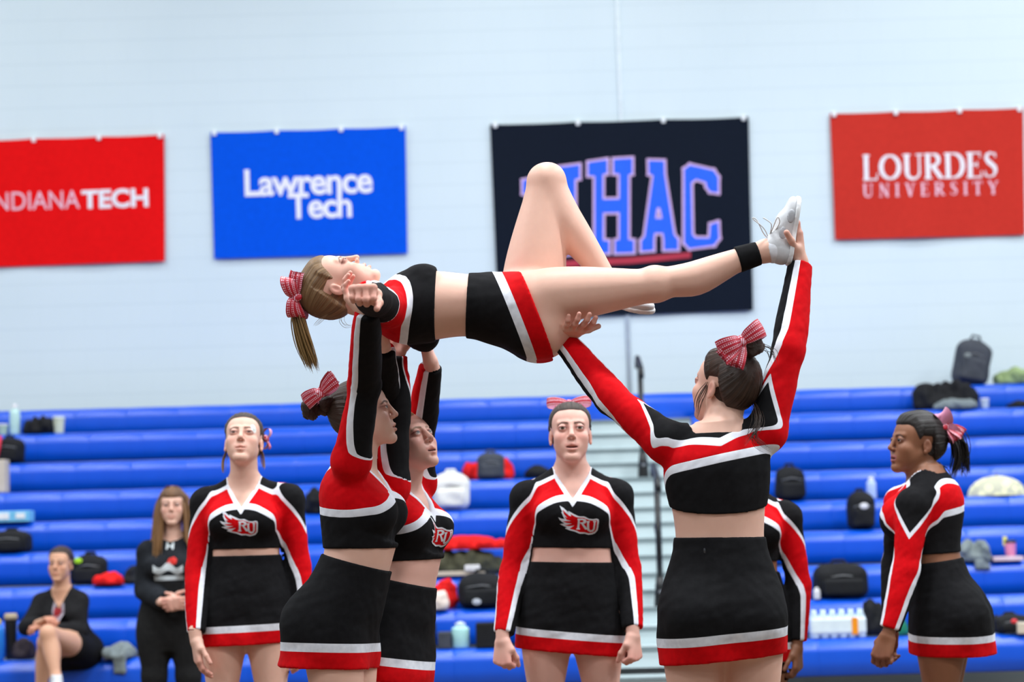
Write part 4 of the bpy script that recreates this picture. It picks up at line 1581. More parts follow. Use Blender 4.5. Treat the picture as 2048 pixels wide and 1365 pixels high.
# ------------------------------------------------------------------ bows
def bow_mats():
    t = NT('bow_rhinestone_red')
    uv = t.n('ShaderNodeAttribute', attribute_name='rib').outputs['Vector']
    sep = t.n('ShaderNodeSeparateXYZ'); t.l(uv, sep.inputs[0])
    # rows of stones: cells along and across the ribbon
    ce = lambda o, k: t.math('SUBTRACT', t.math('FRACT', t.math('MULTIPLY', o, k)), .5)
    a = ce(sep.outputs[0], 160); b = ce(sep.outputs[1], 160)
    d2 = t.math('ADD', t.math('MULTIPLY', a, a), t.math('MULTIPLY', b, b))
    dot = t.math('LESS_THAN', d2, .13)
    band = t.math('GREATER_THAN', t.math('SINE', t.math('MULTIPLY', sep.outputs[1], 2 * math.pi * 62)), -.35)
    f = t.math('MULTIPLY', dot, band)
    sp = t.noise(700, 1, t.obj())
    f = t.math('MULTIPLY', f, t.math('GREATER_THAN', sp, .40))
    t.col(t.mix(f, S(190, 22, 48), S(250, 214, 232)))
    rg = t.n('ShaderNodeMapRange'); rg.inputs['To Min'].default_value = .45; rg.inputs['To Max'].default_value = .12
    t.l(f, rg.inputs['Value']); t.l(rg.outputs[0], t.b.inputs['Roughness'])
    t.set(Specular_IOR_Level=.6)
    t.bump(f, .6, .002)
    return t.m, mat('bow_pink_satin', S(206, 132, 164), .4, sheen=.3), mat('bow_crimson', S(160, 16, 42), .35)


BOW_R, BOW_P, BOW_K = bow_mats()


def ribbon(pts, wdir, width, name, parent, inner, outer, notch=0.0, thick=.0012, wtab=None):
    """ribbon swept along pts; outer face gets stones, the other face pink"""
    pts = np.asarray(pts, float)
    t0 = np.linspace(0, 1, len(pts)); N = 26
    t = np.linspace(0, 1, N)
    C = np.stack([np.interp(t, t0, pts[:, j]) for j in range(3)], 1)
    for _ in range(4): C[1:-1] = (C[:-2] + 2 * C[1:-1] + C[2:]) / 4
    T = nrm2(np.gradient(C, axis=0))
    wd = np.asarray(wdir, float)
    Wd = np.stack([np.interp(t, np.linspace(0, 1, len(wd)), wd[:, j]) for j in range(3)], 1) if wd.ndim == 2 else np.tile(wd, (N, 1))
    Wd = nrm2(Wd - T * (Wd * T).sum(1)[:, None])
    Nn = np.cross(T, Wd)
    s_ = np.concatenate([[0], np.cumsum(np.linalg.norm(np.diff(C, axis=0), axis=1))])
    ws = width * (np.interp(t, np.linspace(0, 1, len(wtab)), wtab) if wtab else np.ones(N))
    K = 7
    V, R = [], []
    for side in (0, 1):
        for i in range(N):
            for j in range(K):
                c = (j / (K - 1) - .5)
                p = C[i] + Wd[i] * c * ws[i] + Nn[i] * (thick * side - .06 * width * (2 * c) ** 2)
                if notch and i == N - 1: p = p - T[i] * notch * width * (1 - abs(2 * c))
                V.append(p); R.append((s_[i], c * width, 0))
    Fo, Fi = [], []
    for i in range(N - 1):
        for j in range(K - 1):
            a = i * K + j
            Fo.append((a + N * K, a + 1 + N * K, a + K + 1 + N * K, a + K + N * K))
            Fi.append((a, a + K, a + K + 1, a + 1))
    me = np_mesh(name, np.array(V) - rootloc(parent), [np.array(Fo), np.array(Fi)])
    vattr(me, 'rib', np.array(R))
    o = link(name, me, [outer, inner], parent)
    me.polygons.foreach_set('material_index', [0] * len(Fo) + [1] * len(Fi))
    return o


def bow(person, c, right, up, out, size=.07, width=.045, tails=((-.5, -1.0, .1), (.5, -1.0, .1)), loops=(1, -1), tail_len=1.3, flip=False):
    """cheer bow: two stiff loops, a knot and tails. right/up/out: the bow's own axes"""
    right, up, out = nrm(right), nrm(up), nrm(out)
    r = empty('hair_bow', np.asarray(c) - person.o)
    r.parent = person.root
    for sgn in loops:
        pts = []
        for a in np.linspace(0, 2 * math.pi, 15):
            rr_ = size * (.5 - .5 * math.cos(a))
            pts.append(c + right * sgn * rr_ + out * (.36 * size * math.sin(a)) * sgn * (1 if not flip else -1) + up * .10 * rr_)
        ribbon(pts, up, width, 'loop', r, BOW_P, BOW_R, wtab=[.45, .8, 1.0, 1.0, 1.0, .8, .45])
    for tx, tz, to in tails:
        d = nrm(right * tx + up * tz + out * to)
        pts = [c, c + d * size * tail_len * .4 + out * .010, c + d * size * tail_len * .75 + out * .012, c + d * size * tail_len + out * .004]
        ribbon(pts, np.cross(d, out), width * .9, 'tail', r, BOW_R, BOW_P, notch=.4, wtab=[.4, .9, 1, 1])
    k = Field().add(ellipsoid(c + out * .004, (.014, .012, .018), np.stack([right, out, up])), .01)
    V, Q = mesh_field(k, .003)
    me = np_mesh('knot', V - rootloc(r), Q)
    vattr(me, 'rib', (V - c))
    link('knot', me, BOW_R, r)
    return r


# ------------------------------------------------------------------ chest emblem
EM_OUT = [(355, 310), (470, 375), (560, 460), (612, 496), (606, 456), (740, 530), (860, 588), (920, 606), (1040, 603), (1110, 633), (1180, 668), (1290, 680), (1400, 662), (1450, 685), (1462, 750), (1447, 900), (1432, 990), (1362, 1072), (1270, 1108), (1180, 1118), (1060, 1086), (930, 1088), (800, 1034), (640, 992), (515, 945), (570, 912), (480, 880), (372, 825), (500, 806), (440, 770), (370, 712), (325, 642), (420, 676), (505, 686), (455, 600), (408, 490), (436, 486)]
EM_RED = [(448, 425), (540, 520), (625, 585), (690, 610), (668, 545), (790, 612), (880, 640), (1035, 645), (1105, 680), (1190, 712), (1300, 722), (1395, 704), (1412, 740), (1400, 900), (1385, 975), (1340, 1030), (1262, 1062), (1180, 1072), (1062, 1044), (935, 1044), (820, 995), (640, 952), (780, 862), (640, 880), (500, 862), (720, 808), (560, 790), (450, 745), (690, 738), (560, 700), (500, 620), (580, 650), (480, 540)]
EM_R = [[(862, 670), (1010, 664), (1090, 690), (1112, 740), (1090, 790), (1030, 815), (1130, 930), (1165, 925), (1165, 965), (1080, 972), (960, 800), (925, 800), (915, 930), (935, 935), (935, 972), (835, 972), (838, 935), (862, 930), (875, 715), (862, 705)], [(928, 712), (1000, 708), (1040, 740), (1000, 772), (925, 775)]]
EM_U = [[(1118, 735), (1200, 732), (1198, 770), (1185, 772), (1192, 940), (1220, 990), (1270, 985), (1300, 950), (1318, 770), (1300, 765), (1302, 728), (1385, 722), (1382, 760), (1365, 765), (1350, 960), (1300, 1030), (1220, 1040), (1150, 1000), (1128, 940), (1132, 772), (1116, 770)]]


def emblem(person, cx, cz, width):
    """wing badge laid on the chest; cx, cz: chest-frame position, metres"""
    V, Fs, mi = [], [], []
    sc = width / (1462 - 325.0)
    for loops, m, lift in (([EM_OUT], 0, .0012), ([EM_RED], 1, .0018), (EM_R, 0, .0024), (EM_U, 0, .0024)):
        v, f = poly(loops)
        v, f = split_long([((x - 894) * sc, -(y - 714) * sc) for x, y in v], f, .007)
        b = len(V)
        V += [(x, z, lift) for x, z in v]
        Fs += [tuple(b + i for i in q) for q in f]; mi += [m] * len(f)
    V = np.array(V)
    # seen from the front the wearer's left is the viewer's right
    P = person.W + np.stack([V[:, 0] + cx, np.full(len(V), -.30), V[:, 1] + cz], 1) @ person.Mu
    d = person.Mu[1]
    for _ in range(40):
        e = person.top.ev(P.astype(np.float32), .3)
        P = P + d[None] * (np.clip(e, -.01, .05) * .8)[:, None]
    P = P - d[None] * (V[:, 2] + .0008)[:, None]
    me = bpy.data.meshes.new('emblem')
    me.from_pydata((P - rootloc(person.topobj)).tolist(), [], Fs); me.update()
    o = link('emblem', me, [SK_WHITE, SK_RED], person.topobj)
    me.polygons.foreach_set('material_index', mi)
    return o


def bun(person, c, r, m, seed=3, parent=None):
    """coiled bun of hair"""
    g = np.random.default_rng(seed)
    f = Field()
    ax = nrm(np.asarray(c) - person.hO)
    u = nrm(np.cross(ax, [.2, .3, .9])); w = np.cross(ax, u)
    f.add(ellipsoid(c, (r * .8, r * .8, r * .8)), r * .2)
    n = 9
    for i in range(n):
        a = 2 * math.pi * i / n
        b = 2 * math.pi * (i + 1.2) / n
        p0 = np.asarray(c) + (u * math.cos(a) + w * math.sin(a)) * r * .62 + ax * r * .25 * math.sin(3 * a)
        p1 = np.asarray(c) + (u * math.cos(b) + w * math.sin(b)) * r * .62 + ax * r * .25 * math.sin(3 * b)
        f.add(capsule(p0, p1, r * (.40 + .08 * g.uniform(-1, 1))), r * .10)
    f.add(capsule(np.asarray(c) - ax * r * 1.2, c, r * .55), r * .2)

    def post(P, d):
        q = P - np.asarray(c)
        ph = np.arctan2(q @ w, q @ u)
        rr_ = np.hypot(q @ w, q @ u) / r
        return (d + .0016 * np.sin(rr_ * 30 + ph * 2 + 3 * (q @ ax) / r * 4)).astype(np.float32)
    f.post = [post]
    V, Q = mesh_field(f, max(.0024, r * .05))
    par = parent or person.hairobj
    me = np_mesh('hair_bun', V - rootloc(par), Q)
    q = V - np.asarray(c)
    vattr(me, 'strand', np.stack([np.hypot(q @ w, q @ u) / r * .9, (q @ ax) / r * .9, 0 * V[:, 0]], 1))
    fattr(me, 'tipw', np.full(len(V), .35))
    return link('hair_bun', me, m, par)


def clothing(person, field, name, m, h=.006, parent=None):
    V, Q = mesh_field(field, h)
    me = np_mesh(name, V - person.o, Q)
    return link(name, me, m, parent or person.root)

# ------------------------------------------------------------------ the squad
import time as _t
FLOORZ = 0.0


def stand_legs(p, dx=.02, k=1.0, kc=1.0, knee_f=.02, shoe=True, fy=0.0):
    """straight legs down to shoes on the floor"""
    fr = -p.Ml[1]; lf = p.Ml[0]
    frh = nrm([fr[0], fr[1], 0]); lfh = nrm([lf[0], lf[1], 0])
    for q in (-1, 1):
        hp = p.LW(q * .088 * p.wh, 0, -.02)
        an = np.array([hp[0], hp[1], .085]) + lfh * q * dx + frh * fy
        kn = hp + (an - hp) * .48 + frh * knee_f
        p.leg(q, kn, an, hp, k, kc, back=-frh)
        heel = np.array([an[0], an[1], 0]) - frh * .055
        if shoe: p.shoe(heel, heel + nrm(frh + lfh * q * .2) * .245, (0, 0, 1), h=.009)


FIST = (72, 88, 55)
RELAX = (38, 42, 30)


def person_E():
    p = Person('cheerleader with parted lips facing the camera beside the pale grey steps', 7.5, 'rose')
    p.begin(at(1142, 1205, 7.5) * np.array([1, 1, 0]))
    p.head(p.J(1141, 870, -.02), (.01, -1, .14), (0, 0, 1), hs=1.02, mouth=.007, eyeopen=.78, brow=(.035, .02, .014))
    p.torso(p.J(1142, 1205), p.J(1144, 945), wh=1.04, ww=1.19, wc=1.0, dh=1.1, dw=1.15, dc=1.1, bust=1.12)
    p.neck(p.hO, .057)
    p.arm(-1, p.J(1053, 998, 0), p.J(1027, 1145, .0), p.J(1005, 1282, -.11), (-.62, -.78, 0), (-.42, -.90, 0), k=1.04)
    p.arm(1, p.J(1233, 994, 0), p.J(1255, 1138, .0), p.J(1266, 1272, -.11), (.80, -.6, 0), (.93, -.36, 0), k=1.04)
    p.hand(p.J(1005, 1280, -.11), (-.02, -.15, -1), (.55, .85, 0), True, FIST, (.2, .8, .6, 25), size=.98)
    p.hand(p.J(1266, 1270, -.11), (.03, -.15, -1), (-.75, .6, 0), False, FIST, (.2, .8, .6, 25), size=.98)
    for A in p.arms: A['cap'] = (A['side'] * 1.0, -.22, 0)
    stand_legs(p, .03, 1.12, 1.05)
    p.make_body()
    p.make_top(.004)
    p.make_skirt(.150, -.185, (.150, .100), (.192, .135), (.204, .142), hemtilt=(-.07, 0))
    p.eyes((0, 4), (92, 80, 60))
    p.hair(H_BROWN, (0, .06, .10), .010)
    emblem(p, .022, .106, .150)
    c = p.hO + (np.array([0, .035, .122]) * p.hs) @ p.hM
    bow(p, c, (1, 0, .02), (0, .25, .95), (0, -1, .25), .088, .034, tails=((-.8, .2, -.6), (.8, .2, -.6)), tail_len=.9)
    return p


def person_D():
    p = Person('cheerleader with chin raised facing the camera beside a long haired woman in black', 8.0, 'fair')
    p.begin(at(492, 1205, 8.0) * np.array([1, 1, 0]))
    p.head(p.J(487, 885, -.02), (.03, -1, .36), (.02, 0, 1), hs=.98, mouth=.001, eyeopen=.36, brow=(.07, .04, .03), patch=(.047, .030, .010, .016))
    p.torso(p.J(492, 1205), p.J(489, 966), wh=1.0, ww=1.07, wc=.97, dh=1.05, dw=1.05, dc=1.05, bust=1.1)
    p.neck(p.hO, .055)
    p.arm(-1, p.J(411, 1008, 0), p.J(396, 1138, -.02), p.J(392, 1280, -.14), (-.60, -.80, 0), (-.45, -.88, 0))
    p.arm(1, p.J(578, 1000, 0), p.J(597, 1132, .02), p.J(608, 1268, -.02), (.70, -.7, 0), (.85, -.5, 0))
    p.hand(p.J(392, 1280, -.14), (.14, -.06, -1), (.9, .35, 0), True, (16, 22, 14), (.35, .9, .3, 6), size=.98)
    p.hand(p.J(608, 1268, -.02), (-.05, -.1, -1), (-.9, .3, 0), False, (16, 22, 14), (.35, .9, .3, 6), size=.98)
    for A in p.arms: A['cap'] = (A['side'] * 1.0, -.22, 0)
    stand_legs(p, .02, 1.08, 1.0)
    p.make_body()
    p.make_top(.020)
    p.make_skirt(.186, -.166, (.135, .096), (.180, .128), (.188, .134), hemtilt=(.03, 0))
    p.eyes((0, -12), (80, 70, 60))
    p.hair(H_BROWN, (0, .07, .09), .011)
    emblem(p, -.004, .120, .150)
    hb = p.hO
    # loose strands beside the neck, a clip above the ear
    L = lambda x, y, z: p.hO + (np.array([x, y, z]) * p.hs) @ p.hM
    p.locks('loose_strands', H_CHEST, p.hairobj, [[L(-.07, .03, -.02), L(-.085, .04, -.07), L(-.08, .03, -.125)], [L(.07, .03, -.02), L(.075, .045, -.06), L(.08, .04, -.10)]], .004, 26, .0016, 5)
    c = L(.082, .05, .035)
    bow(p, c, (.2, .3, 1), (.2, 1, 0), (1, -.2, 0), .045, .032, tails=((-.9, .3, .3),), tail_len=1.0)
    return p


def person_C():
    p = Person('cheerleader seen from behind, arms raised to the flyer\'s foot and thigh', 5.9, 'fair', h=.0075, hh=.0028)
    p.begin(at(1440, 1215, 5.9) * np.array([1, 1, 0]))
    p.head(p.J(1449, 776, .03), (-.66, .72, .20), (.10, -.05, 1), hs=.96, brow=(.03, .02, .014))
    p.torso(p.J(1443, 1215), p.J(1430, 866), W=p.J(1440, 1078), front=(-.05, 1, 0), wh=.98, ww=1.02, wc=1.0, dh=1.05, dw=1.0, dc=1.0)
    p.neck(p.hO, .054)
    p.arm(1, p.J(1330, 884, .0), p.J(1222, 796, .08), p.J(1124, 676, .20), (.35, -1, .25), (.25, -1, .2), k=1.02, cuff=.95)
    p.arm(-1, p.J(1533, 866, 0), p.J(1577, 700, .02), p.J(1601, 526, .13), (.45, -.9, 0), (.55, -.84, 0), k=1.0, cuff=.97)
    for A in p.arms: A['mode'] = 'up'; A['tip'] = .15; A['capw'] = 95
    p.ptilt = .18; p.backup = True
    for A in p.arms: A['th'] = ([-.08, .05, .09, .14, .2, .3, .6], [230, 190, 150, 110, 85, 62, 52])
    p.arms[0]['capw'] = 78
    p.arms[0]['cap'] = (.3, -.40, .9); p.arms[1]['cap'] = (-.75, -.75, .3)
    p.hand(p.J(1124, 676, .20), (.42, -.86, .24), (.05, .25, .95), False, ((4, 20, 22), (4, 18, 22), (4, 20, 22), (6, 22, 24)), (.8, .5, .2, 10), size=.98, spread=9, wb=.015)
    p.hand(p.J(1601, 528, .13), (-.02, .10, 1), (-.95, .15, .1), True, ((6, 10, 8), (5, 9, 8), (6, 10, 8), (10, 14, 10)), (.75, .60, .35, 8), size=1.0)
    stand_legs(p, .0, 1.05, 1.0)
    p.make_body()
    p.make_top(.100, -.28)
    p.make_skirt(.205, -.150, (.130, .092), (.176, .122), (.181, .126), hemtilt=(-.09, 0))
    hk = MB().lathe([(.0025, -.007), (.0035, 0), (.0025, .007)], p.J(1409, 1102, -.106), 8).build('hook', mat('hook_dark_steel', S(90, 92, 96), .3, metal=.8), p.root)
    p.hair(H_BROWN, (.0, .085, .085), .016)
    L = lambda x, y, z: p.hO + (np.array([x, y, z]) * p.hs) @ p.hM
    bc = p.J(1506, 690, -.06)
    bun(p, bc, .036, H_BROWN, 5)
    # long wisps over the shoulder and fly-aways at the bun
    p.locks('loose_strands', H_BROWN, p.hairobj, [[L(-.03, .10, -.03), p.J(1520, 838, -.12), p.J(1500, 880, -.13), p.J(1545, 905, -.12)], [L(-.045, .09, -.03), p.J(1522, 850, -.11), p.J(1490, 890, -.13)], [bc, p.J(1545, 700, -.06), p.J(1552, 730, -.08)], [L(.066, -.01, .01), L(.078, -.03, -.05), L(.075, -.03, -.10)]], .007, 34, .0011, 9)
    c = p.J(1472, 694, -.09)
    bow(p, c + np.array([.018, 0, .016]), (.82, .1, .42), (-.45, -.1, .9), (.05, -1, .1), .078, .056, tails=((-.95, -.2, .1), (-.7, -.7, .15)), tail_len=1.1)
    return p


def person_A():
    p = Person('dark haired cheerleader with a bun in side view, arms up under the flyer\'s shoulder', 6.3, 'fair', h=.0075, hh=.0027)
    p.begin(at(680, 1240, 6.3) * np.array([1, 1, 0]))
    p.head(p.J(727, 832, .03), (.97, -.10, .20), (-.1, 0, 1), hs=.93, mouth=.003, brow=(.03, .018, .012), eyeopen=.85)
    p.torso(p.J(682, 1240), p.J(716, 925), W=p.J(716, 1115), front=(1, -.16, 0), wh=.98, ww=1.02, wc=.98, dh=1.06, dw=1.16, dc=1.06, bust=1.06, butt=1.05)
    p.neck(p.hO, .053)
    p.arm(-1, p.J(702, 925, -.13), p.J(729, 772, -.22), p.J(734, 634, -.46), (-.95, .25, 0), (-.98, .1, 0), k=1.02, cuff=1.08)
    p.arm(1, p.J(737, 930, .19), p.J(772, 806, .18), p.J(766, 690, -.06), (.3, .9, 0), (.3, .9, 0), k=1.0, cuff=.92)
    for A in p.arms: A['mode'] = 'up'; A['tip'] = -.06
    p.hand(p.J(734, 634, -.46), (-.62, .12, .78), (.75, -.25, .62), True, ((18, 34, 26), (18, 34, 26), (18, 34, 26), (20, 36, 26)), (.8, .5, .2, 10), size=.95, wb=.006)
    p.hand(p.J(766, 690, -.06), (-.10, -.55, 1), (-.95, -.3, 0), False, ((6, 14, 12), (6, 14, 12), (8, 16, 12), (10, 18, 14)), (.5, .8, .3, 10), size=.95, wb=.02)
    stand_legs(p, .0, 1.06, 1.0)
    p.make_body()
    p.yokeup = True
    p.make_top(.030, .0)
    p.make_skirt(.185, -.155, (.130, .108), (.178, .130), (.186, .140), h=.006, hemtilt=(0, -.25), fold=.006)
    p.eyes((0, 6), (60, 44, 32))
    p.hair(H_BROWN, (0, .10, .045), .014)
    bun(p, p.J(622, 814, .03), .040, H_BROWN, 4)
    bun(p, p.J(652, 806, .0), .028, H_BROWN, 6)
    c = p.J(642, 786, -.03)
    bow(p, c, (.75, -.45, .5), (-.45, .1, .85), (.1, -1, .15), .075, .056, tails=((1, .2, .1),), tail_len=1.0, loops=(-1, 1))
    return p


def person_B():
    p = Person('blond cheerleader looking up, partly hidden behind the dark haired one', 6.6, 'rose', h=.009, hh=.0028)
    p.begin(at(790, 1260, 6.6) * np.array([1, 1, 0]))
    p.head(p.J(816, 890, 0), (.70, -.60, .36), (-.25, .1, 1), hs=.94, mouth=.007, brow=(.30, .20, .13))
    p.torso(p.J(785, 1262), p.J(806, 968), W=p.J(812, 1140), front=(.90, -.44, 0), wh=.95, ww=1.0, wc=.97, dh=1.0, dw=1.08, dc=1.02, bust=1.02)
    p.neck(p.hO, .052)
    p.arm(-1, p.J(782, 975, -.15), p.J(790, 836, -.14), p.J(793, 712, -.16), (-.9, .3, 0), (-.6, .8, 0), cuff=1.0)
    p.arm(1, p.J(836, 968, .12), p.J(843, 846, .05), p.J(862, 728, -.12), (-.85, -.3, 0), (-.90, -.35, 0), cuff=.95)
    for A in p.arms: A['mode'] = 'up'; A['tip'] = -.06
    p.hand(p.J(793, 712, -.16), (0, .1, 1), (.2, -.6, .6), True, (20, 25, 20), (.8, .5, .2, 10), size=.93)
    p.hand(p.J(862, 728, -.12), (-.22, -.4, 1), (-.62, -.2, .55), False, ((16, 42, 30), (16, 42, 30), (18, 44, 30), (22, 46, 30)), (.8, .45, .35, 12), size=1.0, spread=5, wb=.02)
    stand_legs(p, .0, 1.02, 1.0)
    p.make_body()
    p.yokeup = True
    p.make_top(.035, .0)
    p.make_skirt(.165, -.165, (.128, .100), (.176, .130), (.195, .165), hemtilt=(0, -.1))
    p.eyes((0, 22), (96, 104, 110))
    p.hair(H_PALE, (0, .085, .07), .010)
    emblem(p, .006, .120, .145)
    return p


def person_F():
    p = Person('cheerleader with a black ponytail standing sideways at the right, facing left', 7.8, 'deep', h=.009, hh=.003)
    p.begin(at(1885, 1225, 7.8) * np.array([1, 1, 0]))
    p.head(p.J(1832, 890, 0), (-.955, -.25, .10), (.05, 0, 1), hs=1.0, mouth=.004, brow=(.012, .008, .007), lipc=S(150, 92, 92), blush=.15)
    p.torso(p.J(1886, 1222), p.J(1846, 950), W=p.J(1868, 1104), front=(-.95, .30, 0), wh=1.0, ww=1.0, wc=1.0, dh=1.05, dw=1.08, dc=1.30, bust=1.42, butt=1.22)
    p.neck(p.hO, .056)
    p.arm(1, p.J(1826, 1012, -.14), p.J(1812, 1142, -.17), p.J(1776, 1272, -.20), (-.22, -1, 0), (-.38, -.95, 0), k=1.1)
    p.arm(-1, p.J(1800, 1006, .18), p.J(1790, 1130, .22), p.J(1782, 1260, .15), (-.2, 1, 0), k=1.05)
    p.hand(p.J(1776, 1270, -.20), (-.38, -.05, -1), (.55, .8, -.2), False, ((38, 48, 36), (40, 50, 36), (42, 52, 36), (44, 54, 36)), (.3, .9, .5, 12), size=1.0)
    p.hand(p.J(1782, 1260, .15), (-.2, 0, -1), (.3, -.9, 0), True, RELAX, size=.98)
    stand_legs(p, .0, 1.12, 1.05)
    p.make_body()
    p.make_top(-.004, -.10)
    p.make_skirt(.195, -.165, (.130, .102), (.176, .145), (.182, .166), hemtilt=(0, -.13))
    p.eyes((14, 3), (40, 26, 20))
    p.hair(H_BLACK, (0, .112, .03), .021, frontlow=.008)
    a = p.J(1893, 872, 0)
    p.locks('ponytail', H_BLACK, p.hairobj, [[a, p.J(1918, 868, .0), p.J(1932, 905, 0), p.J(1925, 950, 0)], [a, p.J(1912, 880, -.02), p.J(1918, 915, -.02), p.J(1905, 955, -.02)], [a, p.J(1915, 875, .02), p.J(1926, 910, .02), p.J(1936, 945, .02)], [p.J(1870, 930, .0), p.J(1885, 950, -.02), p.J(1892, 975, -.02)]], .011, 150, .0028, 11)
    c = p.J(1893, 852, -.03)
    bow(p, c, (-.45, -.2, .85), (.75, -.35, .45), (.4, -.9, .1), .058, .055, tails=((-.9, .45, .2), (-1.0, -.1, .3)), tail_len=1.25, loops=(1, -1))
    return p


def person_G():
    p = Person('cheerleader mostly hidden behind the one seen from behind, one sleeve and hand showing', 8.1, 'brown', h=.012, hh=.005)
    p.begin(at(1487, 1215, 8.1) * np.array([1, 1, 0]))
    p.head(p.J(1490, 916, 0), (0, -1, .05), (0, 0, 1), hs=.95, brow=(.012, .008, .007))
    p.torso(p.J(1487, 1222), p.J(1488, 988), wh=1.0, ww=1.05, wc=1.0, dh=1.0, dw=1.0, dc=1.0, bust=1.1)
    p.neck(p.hO, .055)
    p.arm(1, p.J(1574, 1036, 0), p.J(1597, 1168, .02), p.J(1594, 1296, -.03), (.80, -.6, 0), (.97, -.25, 0), k=1.02)
    p.arm(-1, p.J(1402, 1040, 0), p.J(1386, 1170, .02), p.J(1376, 1296, -.03), (-.80, -.6, 0), (-.8, -.6, 0), k=1.02)
    p.hand(p.J(1594, 1294, -.03), (-.05, -.12, -1), (-.85, .5, 0), False, ((34, 44, 30), (36, 46, 30), (38, 48, 30), (40, 50, 30)), (.5, .9, .3, 5), size=.98)
    p.hand(p.J(1376, 1294, -.03), (-.05, -.12, -1), (.85, .5, 0), True, RELAX, size=.98)
    for A in p.arms: A['cap'] = (A['side'] * 1.0, -.22, 0)
    stand_legs(p, .02, 1.05, 1.0)
    p.make_body()
    p.make_top(.010, h=.006)
    p.make_skirt(.160, -.20, (.140, .100), (.185, .13), (.19, .135), h=.007)
    p.eyes((0, 0), (40, 26, 20))
    p.hair(H_BLACK, (0, .08, .08), .010)
    return p


def person_flyer():
    p = Person('cheerleader lying on her back held overhead, blond ponytail hanging down', 6.15, 'fair', h=.006, hh=.0026)
    p.begin(at(1062, 640, 6.15))
    ph = math.radians(23)
    p.head(p.J(677, 573, 0), (math.sin(ph), -.06, math.cos(ph)), (-math.cos(ph), 0, math.sin(ph)), hs=.95, mouth=.004, eyeopen=.35, brow=(.10, .06, .035))
    p.torso(p.J(1060, 618), p.J(752, 608), W=p.J(932, 612), front=(0, 0, 1), wh=.92, ww=.95, wc=.95, dh=1.03, dw=1.06, dc=1.12, bust=.58, butt=.98)
    p.neck(p.hO, .050)
    p.arm(-1, p.J(774, 616, -.15), p.J(747, 598, -.38), p.J(732, 588, -.60), (-.5, 0, .8), (-.6, 0, .7), cuff=.90)
    p.arm(1, p.J(785, 628, .14), p.J(847, 672, .22), p.J(812, 664, .42), (-.2, .3, 1), (-.2, 0, 1))
    p.hand(p.J(732, 588, -.60), (-.03, -1, .03), (.0, 0, -1), True, FIST, (.25, .75, .7, 30), size=1.02)
    p.hand(p.J(812, 664, .42), (-.4, .8, 0), (0, 0, -1), False, FIST, (.25, .75, .7, 30), size=.92)
    for A in p.arms: A['mode'] = 'up'; A['tip'] = -.06; A['w0'] = (.08, .13)
    p.leg(-1, p.J(1312, 571, -.13), p.J(1532, 502, -.13), p.J(1078, 594, -.085), .95, .93, back=(.2, 0, -1))
    p.leg(1, p.J(1092, 364, .10), p.J(1222, 578, .09), p.J(1064, 590, .085), 1.10, 1.06, back=(-1, 0, -.3))
    # feet
    so, X, L = p.shoe(p.J(1580, 531, -.13), p.J(1601, 395, -.13), (-1, -.05, -.1))
    s2, X2, L2 = p.shoe(p.J(1190, 602, .09), p.J(1307, 628, .0), (.25, -.45, .85))
    for a, b in ((p.J(1532, 502, -.13), X(.2, .14, 0)), (p.J(1222, 578, .09), X2(.2, .14, 0))):
        p.f.add(capsule(a, b, [(0, .033), (.5, .034), (1, .030)]), .02)
    p.make_body()
    p.yokeup = True
    p.pshift = .056
    p.make_top(.105, 0.)
    p.make_skirt(.195, -.012, (.118, .092), (.166, .120), (.168, .122), h=.0055, hemtilt=(0, -.45), fold=.003, buttk=1.02, legs=[(a_, a_ + (b_ - a_) * .25, c_) for a_, b_, c_ in p.thighs[:1]])
    p.eyes((0, -10), (70, 60, 50))
    p.hair(H_BLOND, (0, .118, .045), .014)
    # sock, ankle band
    f = Field().add(capsule(p.J(1530, 503, -.13), p.J(1530, 503, -.13) + (X(.2, .14, 0) - p.J(1530, 503, -.13)) * .45, [(0, .0375), (1, .0385)]), .01)
    f.post = [lambda P, d: np.maximum(d, -((P - p.J(1533, 502, -.13)) @ nrm(p.J(1560, 492, -.13) - p.J(1532, 502, -.13)))).astype(np.float32)]
    clothing(p, f, 'sock', SOCKM, .004)
    a, b = p.J(1475, 520, -.13), p.J(1517, 507, -.13)
    f = Field().add(capsule(a, b, [(0, .041), (1, .0365)]), .01)
    ax = nrm(b - a)
    f.post = [lambda P, d: np.maximum(d, np.maximum(-((P - a) @ ax), (P - b) @ ax)).astype(np.float32)]
    clothing(p, f, 'ankle_band', SK_BLACK, .004)
    f = Field().add(capsule(p.J(1222, 578, .09), X2(.2, .14, 0), .040), .01)
    clothing(p, f, 'sock', SOCKM, .005)
    # laces: zigzag over the tongue and a loose loop
    def crv(*pts):
        P = np.array(pts); t_ = np.linspace(0, 1, len(P)); u_ = np.linspace(0, 1, 18)
        C = np.stack([np.interp(u_, t_, P[:, j]) for j in range(3)], 1)
        for _ in range(3): C[1:-1] = (C[:-2] + 2 * C[1:-1] + C[2:]) / 4
        return C
    m = MB()
    for i in range(5):
        t0 = .34 + .07 * i
        m.tube([X(t0, .345 - .030 * i, -.07), X(t0 + .03, .368 - .034 * i, 0), X(t0 + .05, .330 - .030 * i, .07)], .0022, 5)
    l0 = X(.33, .36, -.02)
    m.tube(crv(l0, l0 + np.array([-.02, -.02, .012]), p.J(1515, 437, -.16), p.J(1503, 434, -.16), p.J(1506, 440, -.16), p.J(1530, 455, -.16), l0), .0017, 5)
    m.tube(crv(l0, p.J(1545, 448, -.17), p.J(1530, 438, -.17), p.J(1526, 436, -.17)), .0017, 5)
    m.tube(crv(l0, p.J(1552, 440, -.18), p.J(1556, 432, -.18), p.J(1562, 446, -.17), l0), .0017, 5)
    m.build('laces', LACEM, so, True)
